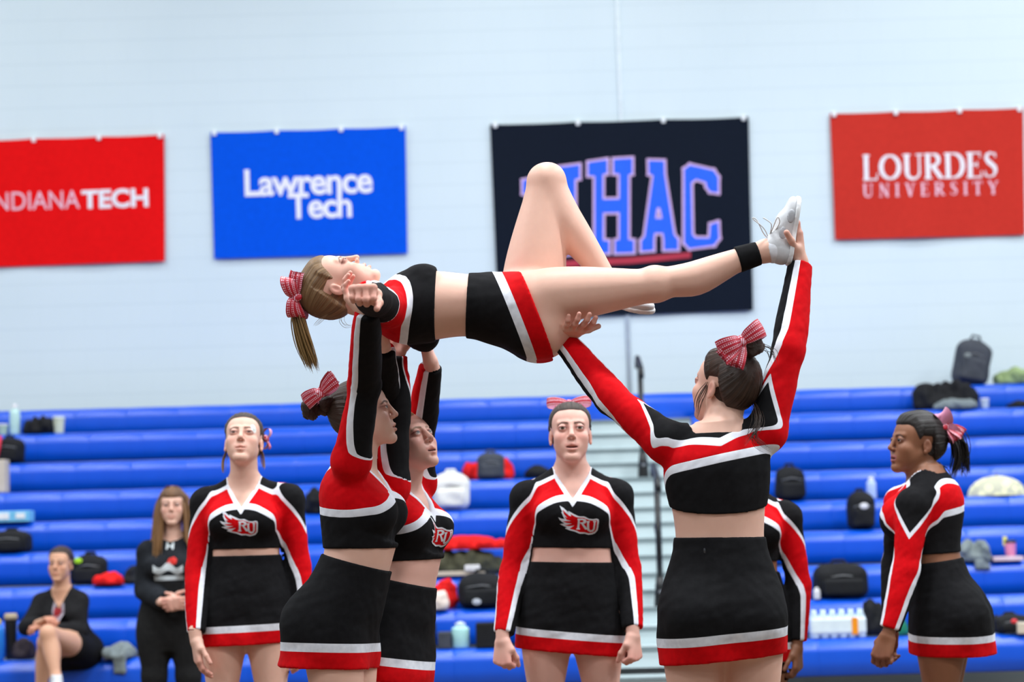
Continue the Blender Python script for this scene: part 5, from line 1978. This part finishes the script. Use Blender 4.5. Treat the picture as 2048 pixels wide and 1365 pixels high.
    for t0, z0, w0 in ((.42, .19, .140), (.68, .12, .158)):
        g = Field().add(ellipsoid(X(t0, z0, w0 * 1.02), np.array((.105, .020, .058)) * L, np.stack([nrm(X(1, 0, 0) - X(0, 0, 0)), nrm(X(0, 0, 1) - X(0, 0, 0)), nrm(X(0, 1, 0) - X(0, 0, 0))])), .01)
        clothing(p, g, 'side_panel', mat('shoe_grey_mesh', S(176, 178, 184), .6, bump=.4, bscale=500), .0035, so)
    # ponytail and bow
    a = p.J(598, 606, 0)
    p.locks('ponytail', H_BLOND, p.hairobj, [[a, p.J(592, 630, 0), p.J(603, 680, 0), p.J(622, 738, 0)], [a, p.J(598, 632, -.01), p.J(612, 680, -.01), p.J(634, 735, -.01)], [a, p.J(590, 632, .01), p.J(597, 680, .01), p.J(614, 732, .01)]], .0078, 170, .0026, 21)
    p.locks('loose_strands', H_BLOND, p.hairobj, [[p.J(690, 622, 0), p.J(680, 640, -.02), p.J(692, 655, -.02), p.J(712, 652, -.02)], [p.J(655, 628, -.05), p.J(640, 640, -.05), p.J(628, 652, -.05)]], .004, 8, .0007, 23)
    c = p.J(592, 596, -.03)
    bow(p, c, (-.15, -.25, 1), (-.9, -.3, .1), (-.35, -.9, 0), .064, .054, tails=((.9, -.3, .1),), tail_len=1.3, loops=(1, -1))
    return p


def person_H():
    p = Person('woman in a black outfit seated on the lowest bleacher row, legs crossed', 12.8, 'tan', h=.012, hh=.0046, group='people by the bleachers')
    p.begin(at(140, 1330, 12.85) * np.array([1, 1, 0]))
    p.head(p.J(121, 1130, -.05), (-.12, -1, .02), (0, 0, 1), hs=.94, brow=(.03, .02, .014))
    p.torso(p.J(146, 1302, .12), p.J(122, 1184, -.02), front=(-.12, -1, .1), wh=.95, ww=.98, wc=.95)
    p.neck(p.hO, .052)
    p.arm(-1, p.J(84, 1206, 0), p.J(52, 1256, -.10), p.J(80, 1246, -.28), (-1, -.3, 0))
    p.arm(1, p.J(158, 1204, 0), p.J(160, 1262, -.06), p.J(98, 1258, -.26), (1, -.3, 0))
    p.hand(p.J(80, 1246, -.28), (.8, -.5, .3), (.2, -.2, -1), True, RELAX, size=.95)
    p.hand(p.J(98, 1258, -.26), (-.9, -.4, .2), (0, .2, -1), False, RELAX, size=.95)
    p.leg(-1, p.J(92, 1285, -.42), p.J(80, 1392, -.34), None, .98, .98, back=(0, 1, 0))
    p.leg(1, p.J(96, 1268, -.50), p.J(112, 1356, -.58), None, .98, .98, back=(0, 1, 0))
    h1 = p.J(80, 1392, -.34); h1[2] = 0
    for an, d in ((p.J(80, 1392, -.34), (0, -1, -.2)), (p.J(112, 1356, -.58), (.3, -1, -.3))):
        d = nrm(d)
        heel = an - d * .05 - np.array([0, 0, .07])
        if heel[2] < .02: heel[2] = .0
        p.shoe(heel, heel + d * .24, (0, .1, 1), h=.009)
        p.f.add(capsule(an, heel + np.array([0, 0, .05]) + d * .04, .032), .02)
    p.make_body()
    BL = fabric_mat('black_jersey', (.010, .010, .011), (.022, .022, .024))
    p.vtip = .215
    p.make_top(-.10, 0, .007, 'long_sleeve_top', BL, patt=False)
    g = Field()
    g.add(loft(p.P, p.Ml, p.lowt, p.sl, .010), .02)
    for q in (-1, 1): p.add_butt(g, q, .010)
    for hp, kn, kk in p.thighs: g.add(capsule(hp, hp + (kn - hp) * .35, [(0, .10), (1, .098)]), .04)
    clothing(p, g, 'skirt', SK_BLACK, .009)
    p.eyes((0, 0), (50, 36, 28))
    p.hair(H_BROWN, (0, .09, .05), .012)
    # pale and red print on the chest
    pr = MB()
    for nm, cx_, cz_, rx, rz, m_ in (('chest_print', .0, .155, .040, .065, mat('print_grey', S(150, 140, 150), .7)), ('chest_print_red', -.004, .140, .026, .045, mat('print_dark_red', S(150, 12, 24), .7))):
        V2 = [(cx_ + rx * math.cos(a), cz_ + rz * math.sin(a) * (1.2 if math.sin(a) > 0 else .8)) for a in np.linspace(0, 2 * math.pi, 24)[:-1]]
        v, f_ = poly([V2]); v, f_ = split_long(v, f_, .02)
        lay_chest(p, nm, v, f_, m_, .002 if 'red' not in nm else .004)
    return p


def lay_chest(p, name, v, f_, m_, lift):
    V = np.array(v)
    P = p.W + np.stack([V[:, 0], np.full(len(V), -.30), V[:, 1]], 1) @ p.Mu
    d = p.Mu[1]
    for _ in range(40):
        e = p.top.ev(P.astype(np.float32), .3)
        P = P + d[None] * (np.clip(e, -.01, .05) * .8)[:, None]
    P = P - d[None] * lift
    me = bpy.data.meshes.new(name)
    me.from_pydata((P - rootloc(p.topobj)).tolist(), [], [tuple(q) for q in f_]); me.update()
    return link(name, me, m_, p.topobj)


def person_I():
    p = Person('long haired woman in a black sweatshirt standing with clasped hands', 11.4, 'fair', h=.012, hh=.0046, group='people by the bleachers')
    p.begin(at(345, 1240, 11.4) * np.array([1, 1, 0]))
    p.head(p.J(345, 1014, -.02), (.10, -1, .02), (0, 0, 1), hs=.94, brow=(.10, .06, .04))
    p.torso(p.J(343, 1255), p.J(345, 1078), wh=1.04, ww=1.2, wc=1.05, dh=1.05, dw=1.1, dc=1.1)
    p.neck(p.hO, .052)
    p.arm(-1, p.J(296, 1105, 0), p.J(291, 1180, .0), p.J(332, 1206, -.22), (-1, -.3, 0), k=1.12, loose=.014)
    p.arm(1, p.J(392, 1105, 0), p.J(398, 1180, .0), p.J(370, 1206, -.22), (1, -.3, 0), k=1.12, loose=.014)
    p.hand(p.J(332, 1205, -.22), (1, -.35, -.1), (0, 1, .1), True, (34, 40, 30), size=.98)
    p.hand(p.J(370, 1205, -.22), (-1, -.25, -.15), (0, 1, .1), False, (34, 40, 30), size=.98)
    stand_legs(p, .01, 1.02, 1.0)
    p.make_body()
    SW = fabric_mat('black_fleece', (.011, .013, .017), (.024, .027, .033))
    p.vtip = .30; p.vtop = .335; p.backneck = .33
    p.make_top(-.13, 0, .008, 'sweatshirt', SW, patt=False, wrinkle=.004)
    g = Field()
    g.add(loft(p.P, p.Ml, p.lowt, p.sl, .012), .02)
    for q in (-1, 1): p.add_butt(g, q, .010)
    for hp, kn, kk in p.thighs:
        g.add(capsule(hp, kn, [(t_, r * kk + .014) for t_, r in THIGH]), .03)
        an = np.array([hp[0] + (kn[0] - hp[0]) * 2, hp[1], .06])
        g.add(capsule(kn, an, [(0, .070), (.5, .066), (1, .066)]), .03)
    clothing(p, g, 'trousers', fabric_mat('black_trouser', (.010, .010, .011), (.02, .02, .02)), .009)
    p.eyes((0, 0), (70, 60, 50))
    p.hair(H_CHEST, (0, .05, .11), .012, nape=.03)
    L = lambda x, y, z: p.hO + (np.array([x, y, z]) * p.hs) @ p.hM
    cur = []
    for q, e in ((-1, -1), (-1, -1), (1, 1)):
        for k_ in range(6):
            a = k_ / 5
            x0 = .060 + .012 * math.sin(a * 3)
            cur.append([L(q * .02, .03 - .06 * a, .115), L(q * (x0 + .012), -.035 + .085 * a, .03), L(q * (x0 + .022), -.045 + .09 * a, -.09), L(q * (.085 + .02 * a), -.06 + .07 * a, -.20), L(q * (.10 + .01 * a), -.07 + .05 * a, -.32 - (.03 if q < 0 else -.08))])
    p.locks('long_hair', H_CHEST, p.hairobj, cur, .010, 210, .0055, 31, taper=.8, clump=.9)
    WP = mat('print_light_grey', S(205, 214, 218), .7)
    wav = [(x, .145 + .022 * math.cos(x * 60) * (1 - abs(x) * 6)) for x in np.linspace(-.085, .085, 15)] + [(x, .105 + .012 * math.cos(x * 60)) for x in np.linspace(.085, -.085, 15)]
    for nm, loop, m_ in (('chest_print', wav, WP), ('chest_print', [(-.08, .085), (.085, .09), (.085, .065), (-.08, .06)], WP), ('neck_mark', [(-.022, .275), (-.014, .275), (-.006, .258), (.006, .258), (.014, .275), (.022, .275), (.022, .235), (.014, .235), (.006, .250), (-.006, .250), (-.014, .235), (-.022, .235)], WP),
                         ('red_print', [(-.01, .160), (.0, .185), (.03, .195), (.05, .18), (.045, .155), (.02, .150)], mat('print_scarlet', S(214, 40, 30), .7))):
        v, f_ = poly([loop]); v, f_ = split_long(v, f_, .02)
        lay_chest(p, nm, v, f_, m_, .004)
    return p


PEOPLE = [person_flyer, person_A, person_B, person_C, person_E, person_D, person_F, person_G, person_H, person_I]

# ------------------------------------------------------------------ bags, clothes and bottles left on the bleachers
def seat_at(px, py, k, back=.16):
    """a spot on row k under pixel column px"""
    Y = ROWY[k] + back
    p = at(px, py, Y)
    return np.array([p[0], Y, ROWZ[k] + .0008])


GP = 'belongings left on the bleachers'
CLOTHC = {}


def soft_mat(name, c, var=.35, scale=30):
    if name in CLOTHC: return CLOTHC[name]
    t = NT(name)
    v = t.obj()
    n = t.noise(scale, 4, v)
    t.col(t.mix(n, tuple(x * (1 - var) for x in c), tuple(min(1, x * (1 + var)) for x in c)))
    t.set(Roughness=.8, Specular_IOR_Level=.25)
    t.bump(n, .4, .01)
    CLOTHC[name] = t.m
    return t.m


BAGB = soft_mat('bag_black_nylon', S(24, 25, 28))
BAGG = soft_mat('bag_grey_nylon', S(66, 70, 78))
REDC = soft_mat('jacket_red', S(226, 24, 22))
GREYC = soft_mat('jacket_grey', S(120, 130, 132))
CAMO = soft_mat('jacket_olive', S(66, 66, 50), .6, 14)
ZIPM = mat('zip_grey', S(120, 122, 126), .4)


def pxm(k): return FPX / ROWY[k]


def backpack(px, pb, k, w, h, d=.2, m=BAGB, label='', lean=0., tilt=0., patch=None, back=.18, zoff=0.):
    """w, h in pixels: a rounded pack with front pocket, top handle, straps"""
    s = pxm(k); W = w / s; H = h / s
    o = seat_at(px, pb, k, back) + np.array([0, 0, zoff])
    r = empty('backpack', o); tag(r, label, 'bag', GP)
    ct, st_ = math.cos(tilt), math.sin(tilt)
    R = np.array([[ct, 0, st_], [0, 1, 0], [-st_, 0, ct]])
    X = lambda x, y, z: o + R @ np.array([x, y + lean * z, z])
    M = R.T
    f = Field()
    f.add(rbox(X(0, 0, H * .45), (W * .47, d * .45, H * .45), min(W, H, d) * .28, M), .02)
    f.add(ellipsoid(X(0, 0, H * .74), (W * .42, d * .40, H * .27), M), .03)
    lo_z = o[2]
    f.post = [lambda P, q: np.maximum(q + .006 * wob(P, 22, int(px)), lo_z - P[:, 2]).astype(np.float32)]
    V, Q = mesh_field(f, max(.012, W / 30))
    link('pack_body', np_mesh('pack_body', V - o, Q), m, r)
    g = Field().add(rbox(X(0, -d * .46, H * .32), (W * .36, d * .14, H * .24), min(W, H) * .10, M), .02)
    g.post = [lambda P, q: np.maximum(q + .004 * wob(P, 30, int(px) + 1), lo_z - P[:, 2]).astype(np.float32)]
    V, Q = mesh_field(g, max(.011, W / 32))
    link('front_pocket', np_mesh('front_pocket', V - o, Q), m, r)
    MB().tube([X(-W * .14, d * .1, H * .96), X(-W * .10, d * .1, H * 1.07), X(W * .10, d * .1, H * 1.07), X(W * .14, d * .1, H * .96)], .010, 6).build('handle', m, r, True)
    for q in (-1, 1):
        MB().tube([X(q * W * .25, d * .40, H * .9), X(q * W * .34, d * .62, H * .6), X(q * W * .36, d * .42, H * .1)], .014, 6, flat=.5).build('strap', m, r, True)
    MB().tube([X(-W * .33, -d * .42, H * .60), X(0, -d * .5, H * .66), X(W * .33, -d * .42, H * .60)], .004, 5).build('zip', ZIPM, r, True)
    if patch:
        c = X(patch[0] * W, -d * .64, patch[1] * H)
        MB().add([c + np.array([a * patch[2], 0, b * patch[2]]) for a, b in [(math.cos(t), math.sin(t) * .7) for t in np.linspace(0, 6.28, 13)[:-1]]] + [c + np.array([0, -.01, 0])], [(i, (i + 1) % 12, 12) for i in range(12)]).build('badge', patch[3], r, True)
    return r


def heap(name, px, pb, k, w, h, m, label, cat, seed=1, d=.24, lumps=9, back=.2, zoff=0., extra=None, droop=0., flatt=.8):
    """crumpled cloth: a pile of folds with one sleeve-like roll"""
    g = np.random.default_rng(seed)
    s = pxm(k); W = w / s; H = h / s
    o = seat_at(px, pb, k, back) + np.array([0, 0, zoff])
    f = Field()
    for i in range(lumps):
        x = (i + .5) / lumps - .5 + g.uniform(-.05, .05)
        hh = H * (.55 + .45 * math.cos(x * 2.4) * g.uniform(.6, 1.1))
        a = g.uniform(-.6, .6)
        c = o + np.array([x * W * .86, g.uniform(-.3, .3) * d, hh * .46])
        M = _rz(a)
        f.add(ellipsoid(c, (W / lumps * g.uniform(.7, 1.2), d * g.uniform(.3, .5), hh * .55), M), .025)
    f.add(ellipsoid(o + np.array([0, 0, H * .18]), (W * .48, d * .5, H * .28)), .03)
    if droop:
        f.add(rbox(o + np.array([W * .1, -back + .0 + .0, -droop * .4]), (W * .22, .014, droop * .6), .012), .02)
    zb = o[2]

    def post(P, q):
        q = q + .012 * np.abs(wob(P, 24, seed)) * min(1, H / .15) + .004 * wob(P, 60, seed + 1) - .004
        fl = zb - P[:, 2]
        if droop: fl = np.where(P[:, 1] < ROWY[k] + .02, fl - 9, fl)
        return np.maximum(q, fl).astype(np.float32)
    f.post = [post]
    V, Q = mesh_field(f, max(.009, W / 45))
    me = np_mesh(name, V - o, Q)
    r = link(name, me, m)
    r.location = [float(v) for v in o]
    return tag(r, label, cat, GP)


def bottle(px, pb, k, w, h, body, cap, label, shape='flask', back=.14, zoff=0.):
    s = pxm(k); R = w / s / 2; H = h / s
    o = seat_at(px, pb, k, back) + np.array([0, 0, zoff])
    r = empty('water_bottle' if shape != 'cup' else 'drink_cup', o)
    tag(r, label, 'bottle' if shape != 'cup' else 'cup', GP)
    if shape == 'cup':
        MB().lathe([(R * .72, 0), (R * .78, .006), (R * .98, H * .86), (R, H * .88)], o, 20).build('cup_body', body, r, True)
        MB().lathe([(R * 1.05, H * .86), (R * 1.05, H * .92), (R * .9, H), (R * .2, H)], o, 20).build('lid', cap, r, True)
    else:
        MB().lathe([(R * .9, 0), (R, .01), (R, H * .70), (R * .96, H * .76), (R * .55, H * .84), (R * .5, H * .86)], o, 20).build('bottle_body', body, r, True)
        MB().lathe([(R * .56, H * .85), (R * .58, H * .87), (R * .58, H * .95), (R * .3, H * .97), (R * .26, H)], o, 16).build('cap', cap, r, True)
    return r


def carton(name, px, pb, k, w, h, d, m, label, cat, back=.16, zoff=0., bev=.006, rot=0.):
    s = pxm(k); W = w / s; H = h / s
    o = seat_at(px, pb, k, back) + np.array([0, 0, zoff])
    b = MB().box((-W / 2, -d / 2, 0), (W / 2, d / 2, H), _rz(rot))
    b.v[0] = b.v[0] + o
    ob = b.build(name, m, bevel=bev)
    return tag(ob, label, cat, GP), o, W, H


TEAL = mat('bottle_mint', S(196, 232, 226), .3)
LIDW = mat('cap_white', S(225, 225, 228), .4)
LIDB = mat('cap_black', S(26, 26, 28), .4)
BEIGE = mat('card_beige', S(206, 194, 176), .8)


def props():
    # left of the picture
    bottle(30, 874, 7, 21, 62, TEAL, LIDW, 'tall pale mint water bottle on the eighth row at the left edge')
    bottle(6, 873, 7, 22, 22, mat('cup_sage', S(190, 214, 186), .5), LIDW, 'low sage green cup at the left edge beside the mint bottle', 'cup')
    heap('duffel_bag', 78, 876, 7, 62, 40, BAGB, 'slumped black bag on the eighth row at the left', 'bag', 3)
    bottle(118, 873, 7, 24, 34, mat('cup_cream', S(226, 232, 196), .5), mat('cup_lid_pale', S(216, 226, 214), .4), 'cream and pale green cup beside the slumped black bag', 'cup')
    r = backpack(18, 928, 6, 64, 52, .22, BAGB, 'black bag with a red strap on the seventh row at the left edge')
    o = np.array(r.location)
    MB().tube([o + np.array([-.04, -.13, .22]), o + np.array([-.05, -.14, .12]), o + np.array([-.075, -.13, .01])], .018, 6, flat=.4).build('red_strap', mat('strap_red', S(220, 40, 70), .6), r, True)
    ob, o, W, H = carton('paper_sack', -4, 992, 5, 38, 66, .14, BEIGE, 'pale beige paper sack standing on the sixth row at the left edge', 'sack')
    rb = backpack(22, 1108, 3, 84, 44, .26, BAGB, 'low black bag under the blue and white package at the left edge')
    ob, o, W, H = carton('snack_package', 22, 1062, 4, 84, 22, .16, mat('package_sky', S(120, 196, 232), .4), 'sky blue and white package on the fifth row at the left edge', 'package', back=.06)
    MB().box((o[0] - W * .45, o[1] - .085, o[2] + H * .25), (o[0] + W * .02, o[1] - .0802, o[2] + H * .85)).build('print_panel', mat('package_white', S(240, 244, 248), .4), ob)
    MB().box((o[0] + W * .18, o[1] - .085, o[2] + H * .3), (o[0] + W * .40, o[1] - .0802, o[2] + H * .8)).build('print_panel', mat('package_white', S(240, 244, 248), .4), ob)
    for c in ob.children: c.location = [-v for v in ob.location] if False else c.location
    heap('knit_hat', 10, 1042, 4, 26, 16, soft_mat('knit_dark', S(60, 52, 50)), 'small dark knit hat on top of the fifth row at the left edge', 'hat', 5, d=.1, lumps=4, back=.26)
    bottle(22, 1325, 0, 26, 92, mat('tumbler_black', S(26, 27, 28), .4), mat('tumbler_tan', S(176, 158, 130), .5), 'black tumbler with a tan top on the lowest row at the left', 'cup', back=.2)
    bottle(-4, 1327, 0, 24, 84, mat('bottle_azure', S(40, 130, 225), .4), mat('cap_mustard', S(206, 180, 60), .5), 'azure blue bottle at the left edge of the lowest row', back=.12)
    heap('hand_bag', 48, 1326, 0, 40, 46, soft_mat('bag_plum', S(52, 44, 50)), 'small dark purse beside the seated woman\'s legs', 'bag', 8, d=.16, lumps=5)
    r = backpack(180, 1172, 2, 76, 60, .18, BAGB, 'black backpack with a neon green tag behind the seated woman', back=.27, patch=(-.22, .82, .03, mat('tag_neon', S(170, 225, 30), .5)))
    heap('jacket', 218, 1173, 2, 58, 26, REDC, 'crumpled bright red jacket beside the neon tagged backpack', 'jacket', 12, lumps=6, back=.07, d=.12)
    heap('duffel_bag', 268, 1172, 2, 40, 36, BAGB, 'small black bag right of the crumpled red jacket', 'bag', 14, lumps=5)
    heap('sweatshirt', 240, 1328, 0, 56, 28, GREYC, 'grey cloth lying on the lowest row between the two women', 'clothing', 15, lumps=6, droop=.10, back=.10)
    bottle(289, 1322, 0, 15, 22, LIDW, LIDW, 'tiny white bottle beside the grey cloth on the lowest row', back=.08)
    heap('fleece_jacket', 640, 1064, 4, 64, 54, BAGB, 'fuzzy black jacket behind the raised chin cheerleader\'s shoulder', 'jacket', 17, lumps=7)
    # middle
    r = backpack(982, 962, 5, 60, 54, .14, BAGG, 'dark grey backpack on the sixth row in front of red cloth', back=.13)
    heap('jacket', 950, 963, 5, 44, 44, REDC, 'red jacket stuffed left of the dark grey backpack', 'jacket', 21, lumps=4, d=.12, back=.34)
    heap('jacket', 1010, 950, 5, 30, 44, REDC, 'red sleeve showing right of the dark grey backpack', 'jacket', 22, lumps=3, d=.12, back=.34)
    backpack(903, 1026, 4, 80, 76, .22, soft_mat('bag_white_canvas', S(226, 226, 220), .1), 'white rounded backpack on the fifth row')
    heap('duffel_bag', 1075, 952, 5, 44, 26, BAGB, 'black bag peeking over the parted lips cheerleader\'s shoulder', 'bag', 25, lumps=4)
    heap('camouflage_jacket', 925, 1155, 2, 170, 52, CAMO, 'dark olive jacket bundle beneath the long red jacket', 'jacket', 26, lumps=11, back=.27)
    heap('jacket', 932, 1118, 2, 168, 30, REDC, 'long red jacket spread over the dark olive bundle', 'jacket', 27, lumps=11, d=.16, zoff=50 / pxm(2), back=.26)
    ob, o, W, H = carton('paper_strip', 915, 1162, 2, 110, 8, .08, BEIGE, 'flat beige card lying at the front of the third row', 'card', back=.055, bev=.002)
    carton('white_tissue_pack', 945, 1154, 2, 30, 12, .08, LIDW, 'small white pack lying on the flat beige card', 'package', back=.04, zoff=8 / pxm(2))
    heap('jacket', 890, 1232, 1, 50, 66, REDC, 'red jacket with a pale lining on the second row', 'jacket', 30, lumps=5, d=.14, back=.24)
    heap('towel', 876, 1232, 1, 40, 42, soft_mat('towel_cream', S(232, 216, 204), .1), 'cream towel left of the red jacket on the second row', 'towel', 31, lumps=4, d=.12, back=.07)
    backpack(965, 1232, 1, 100, 70, .26, BAGB, 'wide black backpack on the second row beside the red jacket', patch=(-.1, .2, .03, mat('badge_silver', S(190, 196, 206), .4)))
    backpack(843, 1306, 0, 62, 64, .24, soft_mat('bag_navy_black', S(26, 28, 40)), 'dark navy backpack on the lowest row behind the blond cheerleader')
    carton('sports_box', 890, 1306, 0, 26, 32, .16, BAGG, 'dark grey case between the navy backpack and the mint bottle', 'case')
    bottle(922, 1308, 0, 36, 52, mat('bottle_aqua', S(176, 226, 224), .25), mat('cap_pale_blue', S(200, 216, 240), .4), 'short aqua water bottle on the lowest row')
    carton('speaker_case', 976, 1306, 0, 46, 48, .2, BAGB, 'square black case right of the short aqua bottle', 'case')
    # right
    backpack(1936, 768, 8, 74, 96, .24, BAGG, 'charcoal backpack leaning on the topmost row under the brick red banner', tilt=.22, patch=(-.25, .58, .03, mat('badge_grey', S(120, 128, 128), .5)))
    heap('jacket', 1890, 816, 7, 136, 68, BAGB, 'black jacket heap below the charcoal backpack', 'jacket', 41, lumps=9, back=.29)
    heap('scarf', 1912, 816, 7, 90, 20, GREYC, 'grey scarf lying in front of the black jacket heap', 'scarf', 42, lumps=7, d=.09, back=.07)
    bottle(1970, 815, 7, 18, 20, mat('cup_clear', S(200, 214, 222), .2), LIDW, 'small clear cup right of the grey scarf', 'cup')
    heap('tote_bag', 2036, 766, 8, 90, 34, soft_mat('bag_moss', S(150, 172, 120), .25), 'moss green bag on the topmost row at the right edge', 'bag', 44, lumps=7)
    heap('duffel_bag', 2044, 816, 7, 40, 14, BAGB, 'flat black bag on the eighth row at the right edge', 'bag', 45, lumps=4)
    backpack(1584, 1060, 4, 64, 70, .24, BAGB, 'black backpack behind the half hidden cheerleader\'s shoulder')
    backpack(1726, 1130, 3, 56, 76, .24, BAGB, 'upright black backpack with a white badge left of the ponytailed cheerleader', patch=(0, .62, .032, LIDW))
    bottle(1746, 1052, 4, 20, 44, mat('bottle_clear_blue', S(186, 206, 240), .2), LIDW, 'clear blue bottle above the upright black backpack')
    backpack(1684, 1222, 1, 112, 70, .28, BAGB, 'large slumped black backpack above the bottled water pack', lean=.2)
    bottle(1634, 1196, 1, 14, 24, LIDW, LIDW, 'little white bottle left of the slumped black backpack', back=.06)
    r = empty('water_pack', seat_at(1676, 1286, 0, .14)); o = np.array(r.location)
    tag(r, 'shrink wrapped pack of small water bottles on the lowest row', 'water pack', GP)
    WB = mat('pack_bottle', S(206, 226, 248), .2, var=.2, scale=30); WL = mat('pack_wrap', S(222, 238, 252), .15, var=.2, scale=12)
    s0 = pxm(0)
    for i in range(6):
        for j in range(2):
            c = o + np.array([(-46 + i * 18.5) / s0, -.03 + j * .065, 0])
            MB().lathe([(.026, 0), (.029, .01), (.029, .13), (.014, .165), (.014, .18)], c, 12).build('pack_bottle', WB, r, True)
    MB().box(o + np.array([-56 / s0, -.065, .02]), o + np.array([56 / s0, .07, .135])).build('wrap', WL, r, bevel=.02)
    MB().box(o + np.array([26 / s0, -.068, .022]), o + np.array([38 / s0, -.064, .13])).build('orange_stripe', mat('wrap_orange', S(250, 150, 20), .4), r)
    heap('duffel_bag', 1748, 1284, 0, 44, 80, BAGB, 'black bag standing right of the water pack', 'bag', 50, lumps=4, d=.14, back=.30)
    heap('towel', 1800, 1278, 0, 30, 40, soft_mat('towel_green', S(30, 120, 90), .2), 'small green towel behind the ponytailed cheerleader\'s hand', 'towel', 51, lumps=3, d=.14)
    # the folded sun hat / umbrella: a shallow patterned dome
    c = seat_at(1998, 1056, 4, .16); r = empty('folded_umbrella', c)
    tag(r, 'pale yellow patterned dome shaped umbrella on the fifth row at the right edge', 'umbrella', GP)
    t = NT('umbrella_pattern'); v = t.obj()
    vo = t.n('ShaderNodeTexVoronoi'); vo.inputs['Scale'].default_value = 16; t.l(v, vo.inputs[0])
    t.col(t.mix(t.math('GREATER_THAN', vo.outputs['Distance'], .5), S(236, 234, 190), S(196, 196, 170))); t.set(Roughness=.6)
    s4 = pxm(4); Rr = 60 / s4; Hh = 40 / s4
    for i in range(8):
        V, Fs = [], []
        a0, a1 = 2 * math.pi * i / 8, 2 * math.pi * (i + 1) / 8
        for u in range(7):
            for w_ in range(5):
                a = a0 + (a1 - a0) * w_ / 4; th = u / 6 * math.pi / 2
                sag = 1 - .05 * math.sin(math.pi * w_ / 4) * math.sin(th)
                V.append((Rr * math.sin(th) * math.cos(a) * sag, .55 * Rr * math.sin(th) * math.sin(a) * sag, Hh * math.cos(th)))
        for u in range(6):
            for w_ in range(4):
                Fs.append((u * 5 + w_, (u + 1) * 5 + w_, (u + 1) * 5 + w_ + 1, u * 5 + w_ + 1))
        MB().add(np.array(V) + c, Fs).build('panel', t.m, r, True)
    MB().lathe([(.006, 0), (.006, .02), (.002, .03)], c + np.array([0, 0, Hh - .003]), 8).build('tip', LIDB, r, True)
    heap('jacket', 1952, 1152, 2, 66, 46, GREYC, 'grey jacket on the third row behind the ponytailed cheerleader', 'jacket', 55, lumps=6, droop=.06, back=.12)
    carton('magazine', 2012, 1130, 2, 60, 8, .16, mat('magazine_cover', S(222, 196, 204), .4, var=.4, scale=8), 'pale pink magazine lying on the third row at the right', 'magazine', back=.08, bev=.001)
    r = bottle(2022, 1124, 2, 24, 40, mat('cup_pink', S(226, 140, 180), .5), LIDB, 'pink cup with a black lid and yellow tag at the right edge', 'cup', back=.20)
    o = np.array(r.location)
    MB().box(o + np.array([-.05, -.01, .10]), o + np.array([-.022, .01, .165])).build('yellow_tag', mat('tag_lemon', S(226, 220, 110), .5), r, bevel=.003)
    r = backpack(2022, 1272, 0, 78, 36, .24, BAGB, 'low black bag with a red dot at the right edge of the lowest row', patch=(-.05, .7, .022, mat('dot_red', S(220, 50, 60), .5)))
    carton('tissue_box', 2044, 1276, 0, 22, 22, .09, BEIGE, 'small beige box at the right edge of the lowest row', 'box', back=-.0 + .055)


props()
for _f in PEOPLE: _f()
